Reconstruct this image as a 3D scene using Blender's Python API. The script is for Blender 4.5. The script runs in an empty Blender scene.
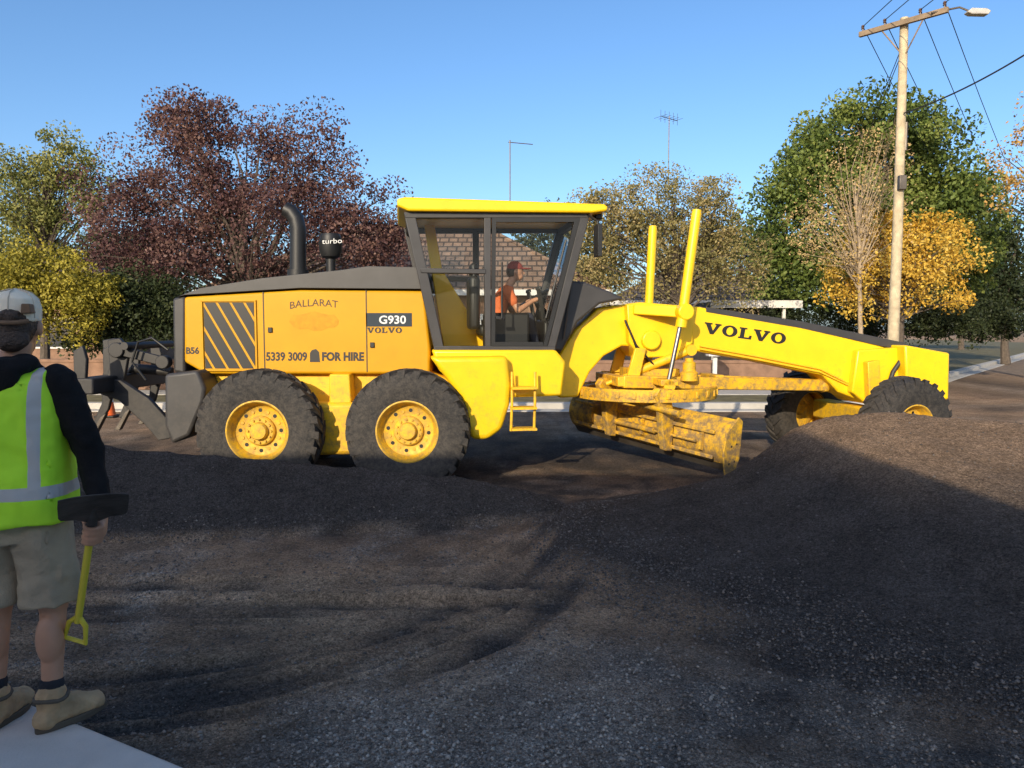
import bpy, bmesh, math, random
import numpy as np
from mathutils import Vector, Matrix, noise as mn
SC=bpy.context.scene; C=SC.collection
random.seed(5); rng=np.random.default_rng(5)
V=Vector
TMP=bpy.data.scenes.new('scratch')
def baked(o):
    dg=None
    try:
        TMP.collection.objects.link(o); vl=TMP.view_layers[0]; vl.update(); dg=vl.depsgraph
    except Exception: dg=None
    if dg is None:
        C.objects.link(o); dg=bpy.context.evaluated_depsgraph_get()
    me=bpy.data.meshes.new_from_object(o.evaluated_get(dg)); bpy.data.objects.remove(o); return me
# ------------------------------------------------------------------ camera rays
F=770.; TH=math.atan(56/770.); H=1.8
def ray(px,py):
    a=(px-512)/F; b=(384-py)/F
    return V((a, math.cos(TH)+b*math.sin(TH), -math.sin(TH)+b*math.cos(TH)))
def at(px,py,Y):
    d=ray(px,py); t=Y/d.y; return V((d.x*t,Y,H+d.z*t))
def gnd(px,py,z=0.):
    d=ray(px,py); t=(z-H)/d.z; return V((d.x*t,d.y*t,z))
def hit(px,py,y,M):
    Mi=M.inverted(); o=Mi@V((0,0,H)); d=Mi.to_3x3()@ray(px,py); t=(y-o.y)/d.y; p=o+d*t
    return (p.x,p.z)
# ------------------------------------------------------------------ materials
def nt(name):
    m=bpy.data.materials.new(name); m.use_nodes=True; t=m.node_tree
    return m,t,t.nodes,t.links,t.nodes['Principled BSDF']
def pm(name,col,rough=.5,metal=0.,var=.2,scale=5.,bump=0.,bscale=60.,dirt=None,dirt_amt=.5,spec=.5,lo=.5,hi=.75):
    m,t,N,L,P=nt(name)
    tc=N.new('ShaderNodeTexCoord'); n=N.new('ShaderNodeTexNoise'); n.inputs['Scale'].default_value=scale; n.inputs['Detail'].default_value=8
    L.new(tc.outputs['Object'],n.inputs['Vector'])
    mr=N.new('ShaderNodeMapRange'); mr.inputs[1].default_value=.3; mr.inputs[2].default_value=.7; mr.inputs[3].default_value=1-var; mr.inputs[4].default_value=1+var*.5
    L.new(n.outputs['Fac'],mr.inputs[0])
    mx=N.new('ShaderNodeVectorMath'); mx.operation='SCALE'; mx.inputs[0].default_value=col
    L.new(mr.outputs[0],mx.inputs['Scale']); out=mx.outputs[0]
    if dirt:
        n2=N.new('ShaderNodeTexNoise'); n2.inputs['Scale'].default_value=scale*2.7; n2.inputs['Detail'].default_value=12; n2.inputs['Roughness'].default_value=.75
        L.new(tc.outputs['Object'],n2.inputs['Vector'])
        sp=N.new('ShaderNodeSeparateXYZ'); L.new(tc.outputs['Object'],sp.inputs[0])
        zr=N.new('ShaderNodeMapRange'); zr.inputs[1].default_value=2.2; zr.inputs[2].default_value=.2; zr.inputs[3].default_value=-.12; zr.inputs[4].default_value=.13
        L.new(sp.outputs['Z'],zr.inputs[0])
        ad=N.new('ShaderNodeMath'); ad.operation='ADD'; L.new(n2.outputs['Fac'],ad.inputs[0]); L.new(zr.outputs[0],ad.inputs[1])
        r2=N.new('ShaderNodeMapRange'); r2.inputs[1].default_value=lo; r2.inputs[2].default_value=hi; r2.inputs[3].default_value=0; r2.inputs[4].default_value=dirt_amt
        L.new(ad.outputs[0],r2.inputs[0])
        mm=N.new('ShaderNodeMixRGB'); mm.inputs[2].default_value=(*dirt,1); L.new(r2.outputs[0],mm.inputs[0]); L.new(out,mm.inputs[1]); out=mm.outputs[0]
        ra=N.new('ShaderNodeMapRange'); ra.inputs[3].default_value=rough; ra.inputs[4].default_value=.85; L.new(r2.outputs[0],ra.inputs[0]); L.new(ra.outputs[0],P.inputs['Roughness'])
    L.new(out,P.inputs['Base Color'])
    if not dirt: P.inputs['Roughness'].default_value=rough
    P.inputs['Metallic'].default_value=metal; P.inputs['Specular IOR Level'].default_value=spec
    if bump:
        n3=N.new('ShaderNodeTexNoise'); n3.inputs['Scale'].default_value=bscale; n3.inputs['Detail'].default_value=5; L.new(tc.outputs['Object'],n3.inputs['Vector'])
        b=N.new('ShaderNodeBump'); b.inputs['Strength'].default_value=bump; b.inputs['Distance'].default_value=.02
        L.new(n3.outputs['Fac'],b.inputs['Height']); L.new(b.outputs[0],P.inputs['Normal'])
    return m
DIRT=(.17,.12,.07)
YEL=pm('yellow_paint',(.90,.57,.008),.36,var=.07,dirt=DIRT,dirt_amt=.4,lo=.53,hi=.8)
YELD=pm('dusty_yellow_paint',(.84,.49,.012),.48,var=.12,dirt=(.22,.15,.08),dirt_amt=.7,lo=.51,hi=.76)
YELW=pm('worn_yellow_paint',(.78,.44,.014),.5,var=.18,scale=4,dirt=(.15,.11,.075),dirt_amt=.88,lo=.47,hi=.66)
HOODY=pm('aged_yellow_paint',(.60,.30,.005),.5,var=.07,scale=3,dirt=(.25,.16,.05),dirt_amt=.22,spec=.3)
CHAR=pm('charcoal_paint',(.045,.043,.043),.5,var=.2,dirt=(.12,.10,.08),dirt_amt=.3)
DARK=pm('dark_steel',(.028,.026,.025),.5,var=.3,dirt=(.10,.085,.07),dirt_amt=.5)
BLK=pm('black_plastic',(.012,.012,.012),.5,var=.2)
DECAL=pm('dark_decal',(.015,.014,.013),.5,var=.1)
FADED=pm('faded_decal',(.07,.04,.02),.6,var=.2)
GHOST=pm('ghost_decal',(.55,.27,.006),.55,var=.15,scale=18,spec=.3)
WDEC=pm('white_decal',(.70,.70,.67),.5,var=.1)
NAVY=pm('navy_plate',(.03,.042,.055),.5,var=.1,spec=.2)
CHROME=pm('cylinder_rod',(.33,.32,.31),.3,1.0,var=.1)
RUB=pm('tyre_rubber',(.02,.0195,.0195),.8,var=.3,scale=9,bump=.25,bscale=50,dirt=(.10,.085,.07),dirt_amt=.6)
STEELD=pm('worn_steel',(.14,.12,.10),.5,.6,var=.3,bump=.2)
def glass():
    m=bpy.data.materials.new('cab_glass'); m.use_nodes=True; t=m.node_tree; N=t.nodes; L=t.links
    for n in list(N): N.remove(n)
    o=N.new('ShaderNodeOutputMaterial'); tr=N.new('ShaderNodeBsdfTransparent'); tr.inputs[0].default_value=(.90,.92,.91,1)
    g=N.new('ShaderNodeBsdfGlossy'); g.inputs['Roughness'].default_value=.0
    fr=N.new('ShaderNodeFresnel'); fr.inputs[0].default_value=1.3
    mx=N.new('ShaderNodeMixShader'); L.new(fr.outputs[0],mx.inputs[0]); L.new(tr.outputs[0],mx.inputs[1]); L.new(g.outputs[0],mx.inputs[2]); L.new(mx.outputs[0],o.inputs[0])
    return m
GLASS=glass()
def leafmat(name,cols,trans=.25):
    m,t,N,L,P=nt(name)
    a=N.new('ShaderNodeAttribute'); a.attribute_name='tint'
    r=N.new('ShaderNodeValToRGB'); e=r.color_ramp.elements
    e[0].position=0; e[0].color=(*cols[0],1); e[1].position=1; e[1].color=(*cols[-1],1)
    for i,c in enumerate(cols[1:-1]):
        x=e.new((i+1)/(len(cols)-1)); x.color=(*c,1)
    L.new(a.outputs['Fac'],r.inputs[0]); L.new(r.outputs[0],P.inputs['Base Color']); P.inputs['Roughness'].default_value=.55; P.inputs['Specular IOR Level'].default_value=.25
    tl=N.new('ShaderNodeBsdfTranslucent'); L.new(r.outputs[0],tl.inputs[0])
    mx=N.new('ShaderNodeMixShader'); mx.inputs[0].default_value=trans; out=N['Material Output']
    L.new(P.outputs[0],mx.inputs[1]); L.new(tl.outputs[0],mx.inputs[2]); L.new(mx.outputs[0],out.inputs[0])
    return m
BARK=pm('bark',(.10,.078,.06),.9,var=.4,scale=8,bump=.6,bscale=25)
def gravelmat():
    m,t,N,L,P=nt('crushed_rock')
    tc=N.new('ShaderNodeTexCoord')
    vo=N.new('ShaderNodeTexVoronoi'); vo.inputs['Scale'].default_value=125; L.new(tc.outputs['Object'],vo.inputs['Vector'])
    v2=N.new('ShaderNodeTexVoronoi'); v2.inputs['Scale'].default_value=52; L.new(tc.outputs['Object'],v2.inputs['Vector'])
    nb=N.new('ShaderNodeTexNoise'); nb.inputs['Scale'].default_value=2.4; nb.inputs['Detail'].default_value=13; nb.inputs['Roughness'].default_value=.74; L.new(tc.outputs['Object'],nb.inputs['Vector'])
    ab=N.new('ShaderNodeAttribute'); ab.attribute_name='brown'
    al=N.new('ShaderNodeAttribute'); al.attribute_name='light'
    s1=N.new('ShaderNodeSeparateColor'); L.new(vo.outputs['Color'],s1.inputs[0])
    s2=N.new('ShaderNodeSeparateColor'); L.new(v2.outputs['Color'],s2.inputs[0])
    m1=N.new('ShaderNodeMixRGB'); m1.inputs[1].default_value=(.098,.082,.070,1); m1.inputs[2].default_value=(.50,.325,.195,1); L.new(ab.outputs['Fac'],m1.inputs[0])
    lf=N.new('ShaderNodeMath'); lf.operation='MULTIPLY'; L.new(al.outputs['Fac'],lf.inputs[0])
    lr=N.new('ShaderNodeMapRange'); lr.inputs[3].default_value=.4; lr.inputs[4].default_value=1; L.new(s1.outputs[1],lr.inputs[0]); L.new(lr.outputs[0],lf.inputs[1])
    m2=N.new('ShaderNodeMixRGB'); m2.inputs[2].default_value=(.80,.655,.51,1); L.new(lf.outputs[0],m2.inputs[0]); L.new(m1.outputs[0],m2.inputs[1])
    a=N.new('ShaderNodeMapRange'); a.inputs[3].default_value=.58; a.inputs[4].default_value=1.38; L.new(s1.outputs[0],a.inputs[0])
    b=N.new('ShaderNodeMapRange'); b.inputs[3].default_value=.76; b.inputs[4].default_value=1.2; L.new(s2.outputs[0],b.inputs[0])
    c=N.new('ShaderNodeMapRange'); c.inputs[1].default_value=.3; c.inputs[2].default_value=.7; c.inputs[3].default_value=.68; c.inputs[4].default_value=1.28; L.new(nb.outputs['Fac'],c.inputs[0])
    k=N.new('ShaderNodeMath'); k.operation='MULTIPLY'; L.new(a.outputs[0],k.inputs[0]); L.new(b.outputs[0],k.inputs[1])
    k2=N.new('ShaderNodeMath'); k2.operation='MULTIPLY'; L.new(k.outputs[0],k2.inputs[0]); L.new(c.outputs[0],k2.inputs[1])
    sc=N.new('ShaderNodeVectorMath'); sc.operation='SCALE'; L.new(m2.outputs[0],sc.inputs[0]); L.new(k2.outputs[0],sc.inputs['Scale'])
    L.new(sc.outputs[0],P.inputs['Base Color']); P.inputs['Roughness'].default_value=.95; P.inputs['Specular IOR Level'].default_value=.05
    b0=N.new('ShaderNodeBump'); b0.inputs['Strength'].default_value=.9; b0.inputs['Distance'].default_value=.014; b0.invert=True; L.new(v2.outputs['Distance'],b0.inputs['Height'])
    b1=N.new('ShaderNodeBump'); b1.inputs['Strength'].default_value=1.; b1.inputs['Distance'].default_value=.009; b1.invert=True; L.new(vo.outputs['Distance'],b1.inputs['Height']); L.new(b0.outputs[0],b1.inputs['Normal'])
    b2=N.new('ShaderNodeBump'); b2.inputs['Strength'].default_value=.9; b2.inputs['Distance'].default_value=.07; L.new(nb.outputs['Fac'],b2.inputs['Height']); L.new(b1.outputs[0],b2.inputs['Normal'])
    L.new(b2.outputs[0],P.inputs['Normal'])
    return m
GRAV=gravelmat()
# ------------------------------------------------------------------ builders
def tag(o,label=None,cat=None,group=None,kind=None):
    if label: o['label']=label
    if cat: o['category']=cat
    if group: o['group']=group
    if kind: o['kind']=kind
    return o
def empty(name,loc=(0,0,0),rz=0,label=None,cat=None,group=None):
    o=bpy.data.objects.new(name,None); C.objects.link(o); o.location=loc; o.rotation_euler=(0,0,rz); o.empty_display_size=.2
    return tag(o,label,cat,group)
def link(name,me,mat,parent):
    o=bpy.data.objects.new(name,me); C.objects.link(o)
    if mat is not None:
        for mm in (mat if isinstance(mat,(list,tuple)) else [mat]): me.materials.append(mm)
    if parent: o.parent=parent
    return o
class MB:
    def __init__(s): s.v=[]; s.f=[]; s.mi=[]; s.cur=0
    def add(s,vs,fs):
        k=len(s.v); s.v+= [V(v) for v in vs]; s.f+=[[i+k for i in f] for f in fs]; s.mi+=[s.cur]*len(fs); return s
    def box(s,x0,x1,y0,y1,z0,z1):
        return s.add([(x,y,z) for x in (x0,x1) for y in (y0,y1) for z in (z0,z1)],[(0,1,3,2),(4,6,7,5),(0,4,5,1),(2,3,7,6),(0,2,6,4),(1,5,7,3)])
    def prism(s,poly,y0,y1):
        n=len(poly); a=sum(poly[i][0]*poly[(i+1)%n][1]-poly[(i+1)%n][0]*poly[i][1] for i in range(n))
        if a<0: poly=poly[::-1]
        vs=[(x,y0,z) for x,z in poly]+[(x,y1,z) for x,z in poly]
        fs=[list(range(n)),list(range(2*n-1,n-1,-1))]+[((i+1)%n,i,n+i,n+(i+1)%n) for i in range(n)]
        return s.add(vs,fs)
    def path(s,pts,r,n=10,cap=True):
        pts=[V(p) for p in pts]; m=len(pts); rs=r if isinstance(r,(list,tuple)) else [r]*m
        vs=[]; up=None
        for i,p in enumerate(pts):
            t=(pts[min(i+1,m-1)]-pts[max(i-1,0)]).normalized()
            if up is None: up=t.orthogonal().normalized()
            u=(up-t*up.dot(t)); u=u.normalized() if u.length>1e-5 else t.orthogonal().normalized(); up=u; w=t.cross(u)
            for k in range(n):
                a=2*math.pi*k/n; vs.append(p+(u*math.cos(a)+w*math.sin(a))*rs[i])
        fs=[(i*n+k,i*n+(k+1)%n,(i+1)*n+(k+1)%n,(i+1)*n+k) for i in range(m-1) for k in range(n)]
        if cap: fs+=[list(range(n-1,-1,-1)),list(range((m-1)*n,m*n))]
        return s.add(vs,fs)
    def beam(s,p,q,w,h):
        p=V(p); q=V(q); t=(q-p).normalized(); side=t.cross(V((0,0,1)))
        side=side.normalized() if side.length>1e-4 else V((1,0,0)); up=side.cross(t)
        vs=[c+side*a*w/2+up*b*h/2 for c in (p,q) for a,b in ((-1,-1),(1,-1),(1,1),(-1,1))]
        return s.add(vs,[(3,2,1,0),(4,5,6,7)]+[(i,(i+1)%4,4+(i+1)%4,4+i) for i in range(4)])
    def lathe(s,prof,o,ax,n=32):
        o=V(o); ax=V(ax).normalized(); u=ax.orthogonal().normalized(); w=ax.cross(u); m=len(prof)
        vs=[o+ax*h+(u*math.cos(2*math.pi*k/n)+w*math.sin(2*math.pi*k/n))*max(r,1e-4) for r,h in prof for k in range(n)]
        return s.add(vs,[(i*n+k,i*n+(k+1)%n,(i+1)*n+(k+1)%n,(i+1)*n+k) for i in range(m-1) for k in range(n)])
    def build(s,name,mat,parent=None,M=None,bevel=0,smooth=True,seg=2,ang=38):
        me=bpy.data.meshes.new(name); vs=[M@v for v in s.v] if M is not None else s.v
        me.from_pydata([tuple(v) for v in vs],[],s.f)
        if any(s.mi): me.polygons.foreach_set('material_index',s.mi)
        bm=bmesh.new(); bm.from_mesh(me); bmesh.ops.recalc_face_normals(bm,faces=bm.faces[:]); bm.to_mesh(me); bm.free()
        if smooth:
            me.polygons.foreach_set('use_smooth',[True]*len(me.polygons))
            try: me.set_sharp_from_angle(angle=math.radians(ang))
            except Exception: pass
        o=link(name,me,mat,parent)
        if bevel:
            b=o.modifiers.new('bevel','BEVEL'); b.width=bevel; b.segments=seg; b.limit_method='ANGLE'; b.angle_limit=math.radians(35); b.harden_normals=False
        return o
def text_mesh(s,bold=.0):
    cu=bpy.data.curves.new('t','FONT'); cu.body=s; cu.offset=bold; cu.resolution_u=3
    return baked(bpy.data.objects.new('t',cu))
def corners(c00,c10,c01,y,M):
    o=[]
    for c in (c00,c10,c01):
        h=hit(*c,y,M); o.append(V((h[0],y,h[1])))
    return o
def text_on(name,s,c00,c10,c01,y,M,Mloc,mat,parent,bold=.02,arch=0.):
    me=text_mesh(s,bold); vs=np.array([v.co[:] for v in me.vertices]); mnv=vs.min(0); mxv=vs.max(0)
    p0,p1,p2=corners(c00,c10,c01,y,M)
    for v in me.vertices:
        a=(v.co.x-mnv[0])/(mxv[0]-mnv[0]); b=(v.co.y-mnv[1])/(mxv[1]-mnv[1])
        v.co=Mloc@(p0+(p1-p0)*a+(p2-p0)*(b+arch*(1-(2*a-1)**2)))
    me.name=name
    return link(name,me,mat,parent)
def slab_word(name,s,c00,c10,c01,y,M,Mloc,mat,parent):
    # bold slab-serif capitals V, O, L drawn as flat outlines without overlaps
    p0,p1,p2=corners(c00,c10,c01,y,M); m=MB(); adv={'V':1.08,'O':1.0,'L':.86}; tot=sum(adv[c] for c in s)-.08; x=0.
    for ch in s:
        P=[]
        if ch=='V': P=[[(0,.86),(0,1),(.46,1),(.46,.86),(.37,.86),(.55,.34),(.70,.86),(.62,.86),(.62,1),(1,1),(1,.86),(.93,.86),(.61,0),(.40,0),(.07,.86)]]
        if ch=='L': P=[[(0,0),(0,.14),(.09,.14),(.09,.86),(0,.86),(0,1),(.47,1),(.47,.86),(.35,.86),(.35,.15),(.62,.15),(.66,.36),(.80,.36),(.78,0)]]
        if ch=='O':
            n=20
            for k in range(n):
                a0,a1=2*math.pi*k/n,2*math.pi*(k+1)/n
                P.append([(.46+r*math.cos(a)*fx_,.5+q*math.sin(a)) for a,r,fx_,q in ((a0,.46,1,.52),(a1,.46,1,.52),(a1,.20,1,.36),(a0,.20,1,.36))])
        for poly in P:
            vs=[p0+(p1-p0)*((x+u)/tot)+(p2-p0)*v for u,v in poly]; m.add([Mloc@v for v in vs],[list(range(len(vs)))])
        x+=adv[ch]
    return m.build(name,mat,parent,smooth=False)
def vnoise(x,y,seed=0):
    xi=np.floor(x).astype(int); yi=np.floor(y).astype(int); fx=x-xi; fy=y-yi; fx=fx*fx*(3-2*fx); fy=fy*fy*(3-2*fy)
    def h(a,b):
        n=(a*374761393+b*668265263+seed*974711)&0x7fffffff; n=((n^(n>>13))*1274126177)&0x7fffffff; return ((n^(n>>16))&0xffff)/65535.
    return (h(xi,yi)*(1-fx)+h(xi+1,yi)*fx)*(1-fy)+(h(xi,yi+1)*(1-fx)+h(xi+1,yi+1)*fx)*fy
def fbm(x,y,o=4,seed=0):
    r=0;a=.5
    for i in range(o): r=r+a*vnoise(x*2**i,y*2**i,seed+i); a*=.5
    return r
# ------------------------------------------------------------------ ground
def sst(a,b,x): t=np.clip((x-a)/(b-a),0,1); return t*t*(3-2*t)
def catmull(P,n=5):
    P=[np.array(p,float) for p in P]; P=[2*P[0]-P[1]]+P+[2*P[-1]-P[-2]]; o=[]
    for i in range(1,len(P)-2):
        for k in range(n):
            t=k/n; a,b,c,d=P[i-1:i+3]; o.append(.5*(2*b+(c-a)*t+(2*a-5*b+4*c-d)*t*t+(3*b-a-3*c+d)*t**3))
    return o+[P[-2]]
TR1=catmull([(-4.2,3.1),(-1.9,3.45),(-.85,3.95),(-.1,4.75),(.4,5.8),(1.0,7.2),(1.7,9)])
TR2=catmull([(-5,5.25),(-3,5.1),(-1.2,5.05),(.6,5.0),(1.6,5.1)],3)
def poldist(P,x,y):
    best=np.full(x.shape,1e9); sg=np.zeros(x.shape); ar=np.zeros(x.shape); acc=0.
    for a,b in zip(P[:-1],P[1:]):
        d=b-a; L=np.hypot(*d); t=np.clip(((x-a[0])*d[0]+(y-a[1])*d[1])/L**2,0,1); ex=x-a[0]-t*d[0]; ey=y-a[1]-t*d[1]; q=np.hypot(ex,ey)
        m=q<best; best=np.where(m,q,best); sg=np.where(m,np.sign(d[0]*(y-a[1])-d[1]*(x-a[0])),sg); ar=np.where(m,acc+t*L,ar); acc+=L
    return best*sg,ar
def track(x,y):
    c1,s1=poldist(TR1,x,y); c2,s2=poldist(TR2,x,y)
    c1=c1+.10*(fbm(x*.7,y*.7,2,61)-.5); c2=c2+.12*(fbm(x*.5,y*.5,2,62)-.5)
    m1=np.exp(-((c1-.1)/.6)**2)*sst(9,7,y); m2=np.exp(-(c2/.55)**2)*sst(1.0,-.6,x)*sst(-4.8,-3,x)
    return c1,m1,s1,c2,m2,s2
def streak(x,y,T=None):
    c1,m1,s1,c2,m2,s2=T or track(x,y)
    a1=fbm(s1*.45,c1*7,4,81)-.47; a2=fbm(s2*.45,c2*8,4,85)-.47
    return a1*m1*(1-m2*.6)+a2*m2, np.clip(m1+m2,0,1)
def gh(x,y):
    near=sst(14,9,y)*sst(-9,-7,x)*sst(11,9,x)*sst(.8,1.3,y)
    z=(fbm(x*.9,y*.9,3,1)-.45)*.04+(fbm(x*6,y*6,3,7)-.45)*.03
    T=track(x,y); st,mk=streak(x,y,T); c1,m1,s1,c2,m2,s2=T
    lug=(np.sin(c1*2*math.pi/.27)*.022*m1+np.sin(c1*2*math.pi/.09+np.sin(s1*30)*1.2)*.008*m1)*vnoise(s1*.8,c1*2,12)+np.sin(c2*2*math.pi/.23)*.02*m2*vnoise(s2*.8,c2*3,13)
    return (z*(1-.35*mk)+st*.18+lug)*near-.012
def grid_mesh(name,xs,ys,zf,attrs,mat,kind=None):
    X,Y=np.meshgrid(xs,ys); Z=zf(X,Y); n=len(xs); m=len(ys)
    co=np.stack([X,Y,Z],-1).reshape(-1,3)
    i=np.arange(m-1)[:,None]*n+np.arange(n-1)[None,:]; q=np.stack([i,i+1,i+n+1,i+n],-1).reshape(-1,4)
    me=bpy.data.meshes.new(name); me.vertices.add(len(co)); me.vertices.foreach_set('co',co.ravel())
    me.loops.add(q.size); me.loops.foreach_set('vertex_index',q.ravel().astype(np.int32))
    me.polygons.add(len(q)); me.polygons.foreach_set('loop_start',np.arange(0,q.size,4,dtype=np.int32)); 
    me.update(calc_edges=True); me.polygons.foreach_set('use_smooth',[True]*len(q))
    for k,f in attrs.items():
        a=me.attributes.new(k,'FLOAT','POINT'); a.data.foreach_set('value',f(X,Y).ravel().astype(np.float32))
    o=link(name,me,mat,None)
    if kind: o['kind']=kind
    return o
def brown(x,y):
    n=fbm(x*.8,y*.8,4,21); n2=fbm(x*3.2,y*3.2,4,23); st,mk=streak(x,y)
    mid=np.exp(-(((x+1.3)/2.4)**4+((y-5.2)/1.6)**4))
    left=np.exp(-(((x+2.5)/1.1)**2+((y-5.3)/.9)**2))
    far=sst(8.0,9.3,y)*.04+sst(10.5,14,y)*.45
    basev=.18*sst(7.6,6.2,y)
    return np.clip(basev+(n-.46)*1.1+(n2-.46)*.8+.45*mid+.1*mk+.32*left+far+st*2.9,0,1)*.95
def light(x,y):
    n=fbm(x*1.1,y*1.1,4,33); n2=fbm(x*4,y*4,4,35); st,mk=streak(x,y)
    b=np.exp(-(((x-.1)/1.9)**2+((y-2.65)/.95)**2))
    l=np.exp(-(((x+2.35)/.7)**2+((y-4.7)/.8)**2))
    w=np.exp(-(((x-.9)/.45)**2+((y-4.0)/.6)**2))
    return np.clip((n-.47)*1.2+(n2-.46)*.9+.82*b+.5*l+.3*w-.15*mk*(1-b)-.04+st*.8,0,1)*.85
xs=np.unique(np.concatenate([np.linspace(-600,-20,12),np.linspace(-20,-7,14),np.arange(-7,8,.034),np.linspace(8,20,14),np.linspace(20,600,12)]))
ys=np.unique(np.concatenate([np.linspace(-200,-5,6),np.linspace(-5,1.4,8),np.arange(1.4,8.6,.034),np.arange(8.6,10,.1),np.linspace(10,20,20),np.linspace(20,900,16)]))
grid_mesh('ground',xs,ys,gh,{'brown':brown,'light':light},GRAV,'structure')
def heap(x,y,k,hr,yr,yf,back,n1,n2,seed,pw=1.,n3=.022):
    hr=np.interp(x,k,hr); yr=np.interp(x,k,yr); yf=np.interp(x,k,yf)+(fbm(x*1.5,y*.2,3,seed)-.45)*.4
    t=(y-yf)/(yr-yf); u=(y-yr)/back
    prof=np.where(y<yr,np.where(t<0,t*.6,np.abs(t)**pw),1-u); d=np.abs(y-yr); rnd=1-.04*np.exp(-(d/.1)**2)
    slide=fbm(x*4+.4*y,y*.8,3,seed+20)-.45
    z=np.maximum(hr,0)*prof*rnd+np.minimum(hr,0)+((fbm(x*1.7,y*1.7,4,seed+40)-.45)*n1+slide*n2)*np.clip(prof*3,0,1)*(hr>0)+(fbm(x*13,y*13,3,3)-.44)*n3*(hr>0)
    return np.maximum(z-.012,-.12)
def pile_right(x,y):
    return heap(x,y,[-.1,.1,.5,1.2,2.0,2.4,2.72,3.0,3.4,4.2,6,9,10.5],[-.06,-.02,.12,.25,.42,.62,.88,1.03,1.08,1.05,.97,.75,-.05],
        [6.6,6.6,6.8,7.0,7.2,7.35,7.4,7.25,7.1,6.7,6.3,5.8,5.8],[6.0,5.9,5.2,4.2,3.45,3.15,3.05,2.95,2.8,2.5,2.2,2.,2.],1.3,.02,.03,71,.9,.016)
def fade(f,hf): return lambda x,y: f(x,y)*sst(.08,.01,hf(x,y))
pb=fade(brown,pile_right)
o=grid_mesh('gravel_pile',np.arange(-.1,10.5,.035),np.arange(1.7,9.0,.035),pile_right,{'brown':lambda x,y:pb(x,y)+sst(.45,.9,pile_right(x,y)+.15*(fbm(x*2,y*2,3,8)-.45))*.5,'light':fade(light,pile_right)},GRAV)  # crest painted paler with height, putting its sunlit tone into the colour
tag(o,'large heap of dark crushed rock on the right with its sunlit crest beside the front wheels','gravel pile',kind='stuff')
def windrow(x,y):
    z=heap(x,y,[-9,-7,-5.5,-4.6,-4,-3,-2.4,-1.7,-1,-.3,.3,.8],[-.05,.3,.48,.67,.67,.58,.53,.47,.41,.33,.2,-.05],
        [7.7,7.6,7.55,7.5,7.5,7.5,7.5,7.5,7.5,7.5,7.5,7.5],[6.6,6.4,6.35,6.3,6.3,6.45,6.6,6.7,6.8,6.9,7.0,7.05],.8,.05,.07,77,.85,.02)
    return z
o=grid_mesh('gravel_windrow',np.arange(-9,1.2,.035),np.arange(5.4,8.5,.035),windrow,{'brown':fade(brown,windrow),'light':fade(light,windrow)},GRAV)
tag(o,'long low ridge of dark crushed rock along the near side of the rear wheels','gravel windrow',kind='stuff')
g1=gnd(85,725,.15); g2=gnd(190,768,.15); dd=(g2-g1); e0=g1-dd*9; e1=g2+dd*4
def scatter(name,label,n,dens,xr,yr,size,pw,tintf,cols):
    P=[]
    while len(P)<n:
        x=rng.uniform(*xr,6000); y=yr[0]+rng.uniform(0,1,6000)**1.4*(yr[1]-yr[0])
        keep=(rng.uniform(0,1,6000)<dens(x,y))&(dd.x*(y-g1.y)-dd.y*(x-g1.x)>.02)
        P+=list(zip(x[keep],y[keep]))
    P=np.array(P[:n]); X,Y=P[:,0],P[:,1]
    Z=np.maximum(gh(X,Y),np.maximum(pile_right(X,Y),windrow(X,Y)))
    s=size[0]+size[1]*rng.uniform(0,1,n)**pw
    base=np.array([[1,0,0],[-1,0,0],[0,1,0],[0,-1,0],[0,0,.8],[0,0,-.8]])
    tri=np.array([[0,2,4],[2,1,4],[1,3,4],[3,0,4],[2,0,5],[1,2,5],[3,1,5],[0,3,5]])
    co=base[None]*s[:,None,None]*rng.uniform(.6,1.35,(n,6,1)); ang=rng.uniform(0,6.28,n); c,sn=np.cos(ang)[:,None],np.sin(ang)[:,None]
    x=co[:,:,0]*c-co[:,:,1]*sn; y=co[:,:,0]*sn+co[:,:,1]*c
    co=np.stack([x+X[:,None],y+Y[:,None],co[:,:,2]+(Z+s*.25)[:,None]],-1).reshape(-1,3)
    fs=(tri[None]+np.arange(n)[:,None,None]*6).reshape(-1,3)
    me=bpy.data.meshes.new(name); me.vertices.add(len(co)); me.vertices.foreach_set('co',co.ravel())
    me.loops.add(fs.size); me.loops.foreach_set('vertex_index',fs.ravel().astype(np.int32)); me.polygons.add(len(fs)); me.polygons.foreach_set('loop_start',np.arange(0,fs.size,3,dtype=np.int32)); me.update(calc_edges=True)
    a=me.attributes.new('tint','FLOAT','FACE'); a.data.foreach_set('value',np.repeat(tintf(X,Y,rng.uniform(0,1,n)),8).astype(np.float32))
    o=link(name,me,leafmat(name+'_rock',cols,0.),None); tag(o,label,'gravel',kind='stuff')
hmax=lambda x,y: np.maximum(pile_right(x,y),windrow(x,y))
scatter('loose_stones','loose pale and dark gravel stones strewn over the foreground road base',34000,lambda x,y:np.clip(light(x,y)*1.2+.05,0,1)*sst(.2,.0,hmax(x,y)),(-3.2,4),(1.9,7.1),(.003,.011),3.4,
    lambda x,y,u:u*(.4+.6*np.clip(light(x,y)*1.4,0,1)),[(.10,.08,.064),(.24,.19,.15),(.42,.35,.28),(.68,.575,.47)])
scatter('crumbled_stones','dark crumbs of crushed rock rolled down to the foot of the heaps',20000,lambda x,y:np.clip(sst(-.03,.02,hmax(x,y))*sst(.2,.05,hmax(x,y))+.05*sst(.05,.2,hmax(x,y)),0,1),(-5.2,5.2),(2.4,7.6),(.003,.011),2.8,
    lambda x,y,u:u,[(.06,.05,.042),(.09,.076,.066),(.125,.106,.092),(.18,.155,.135)])
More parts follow.
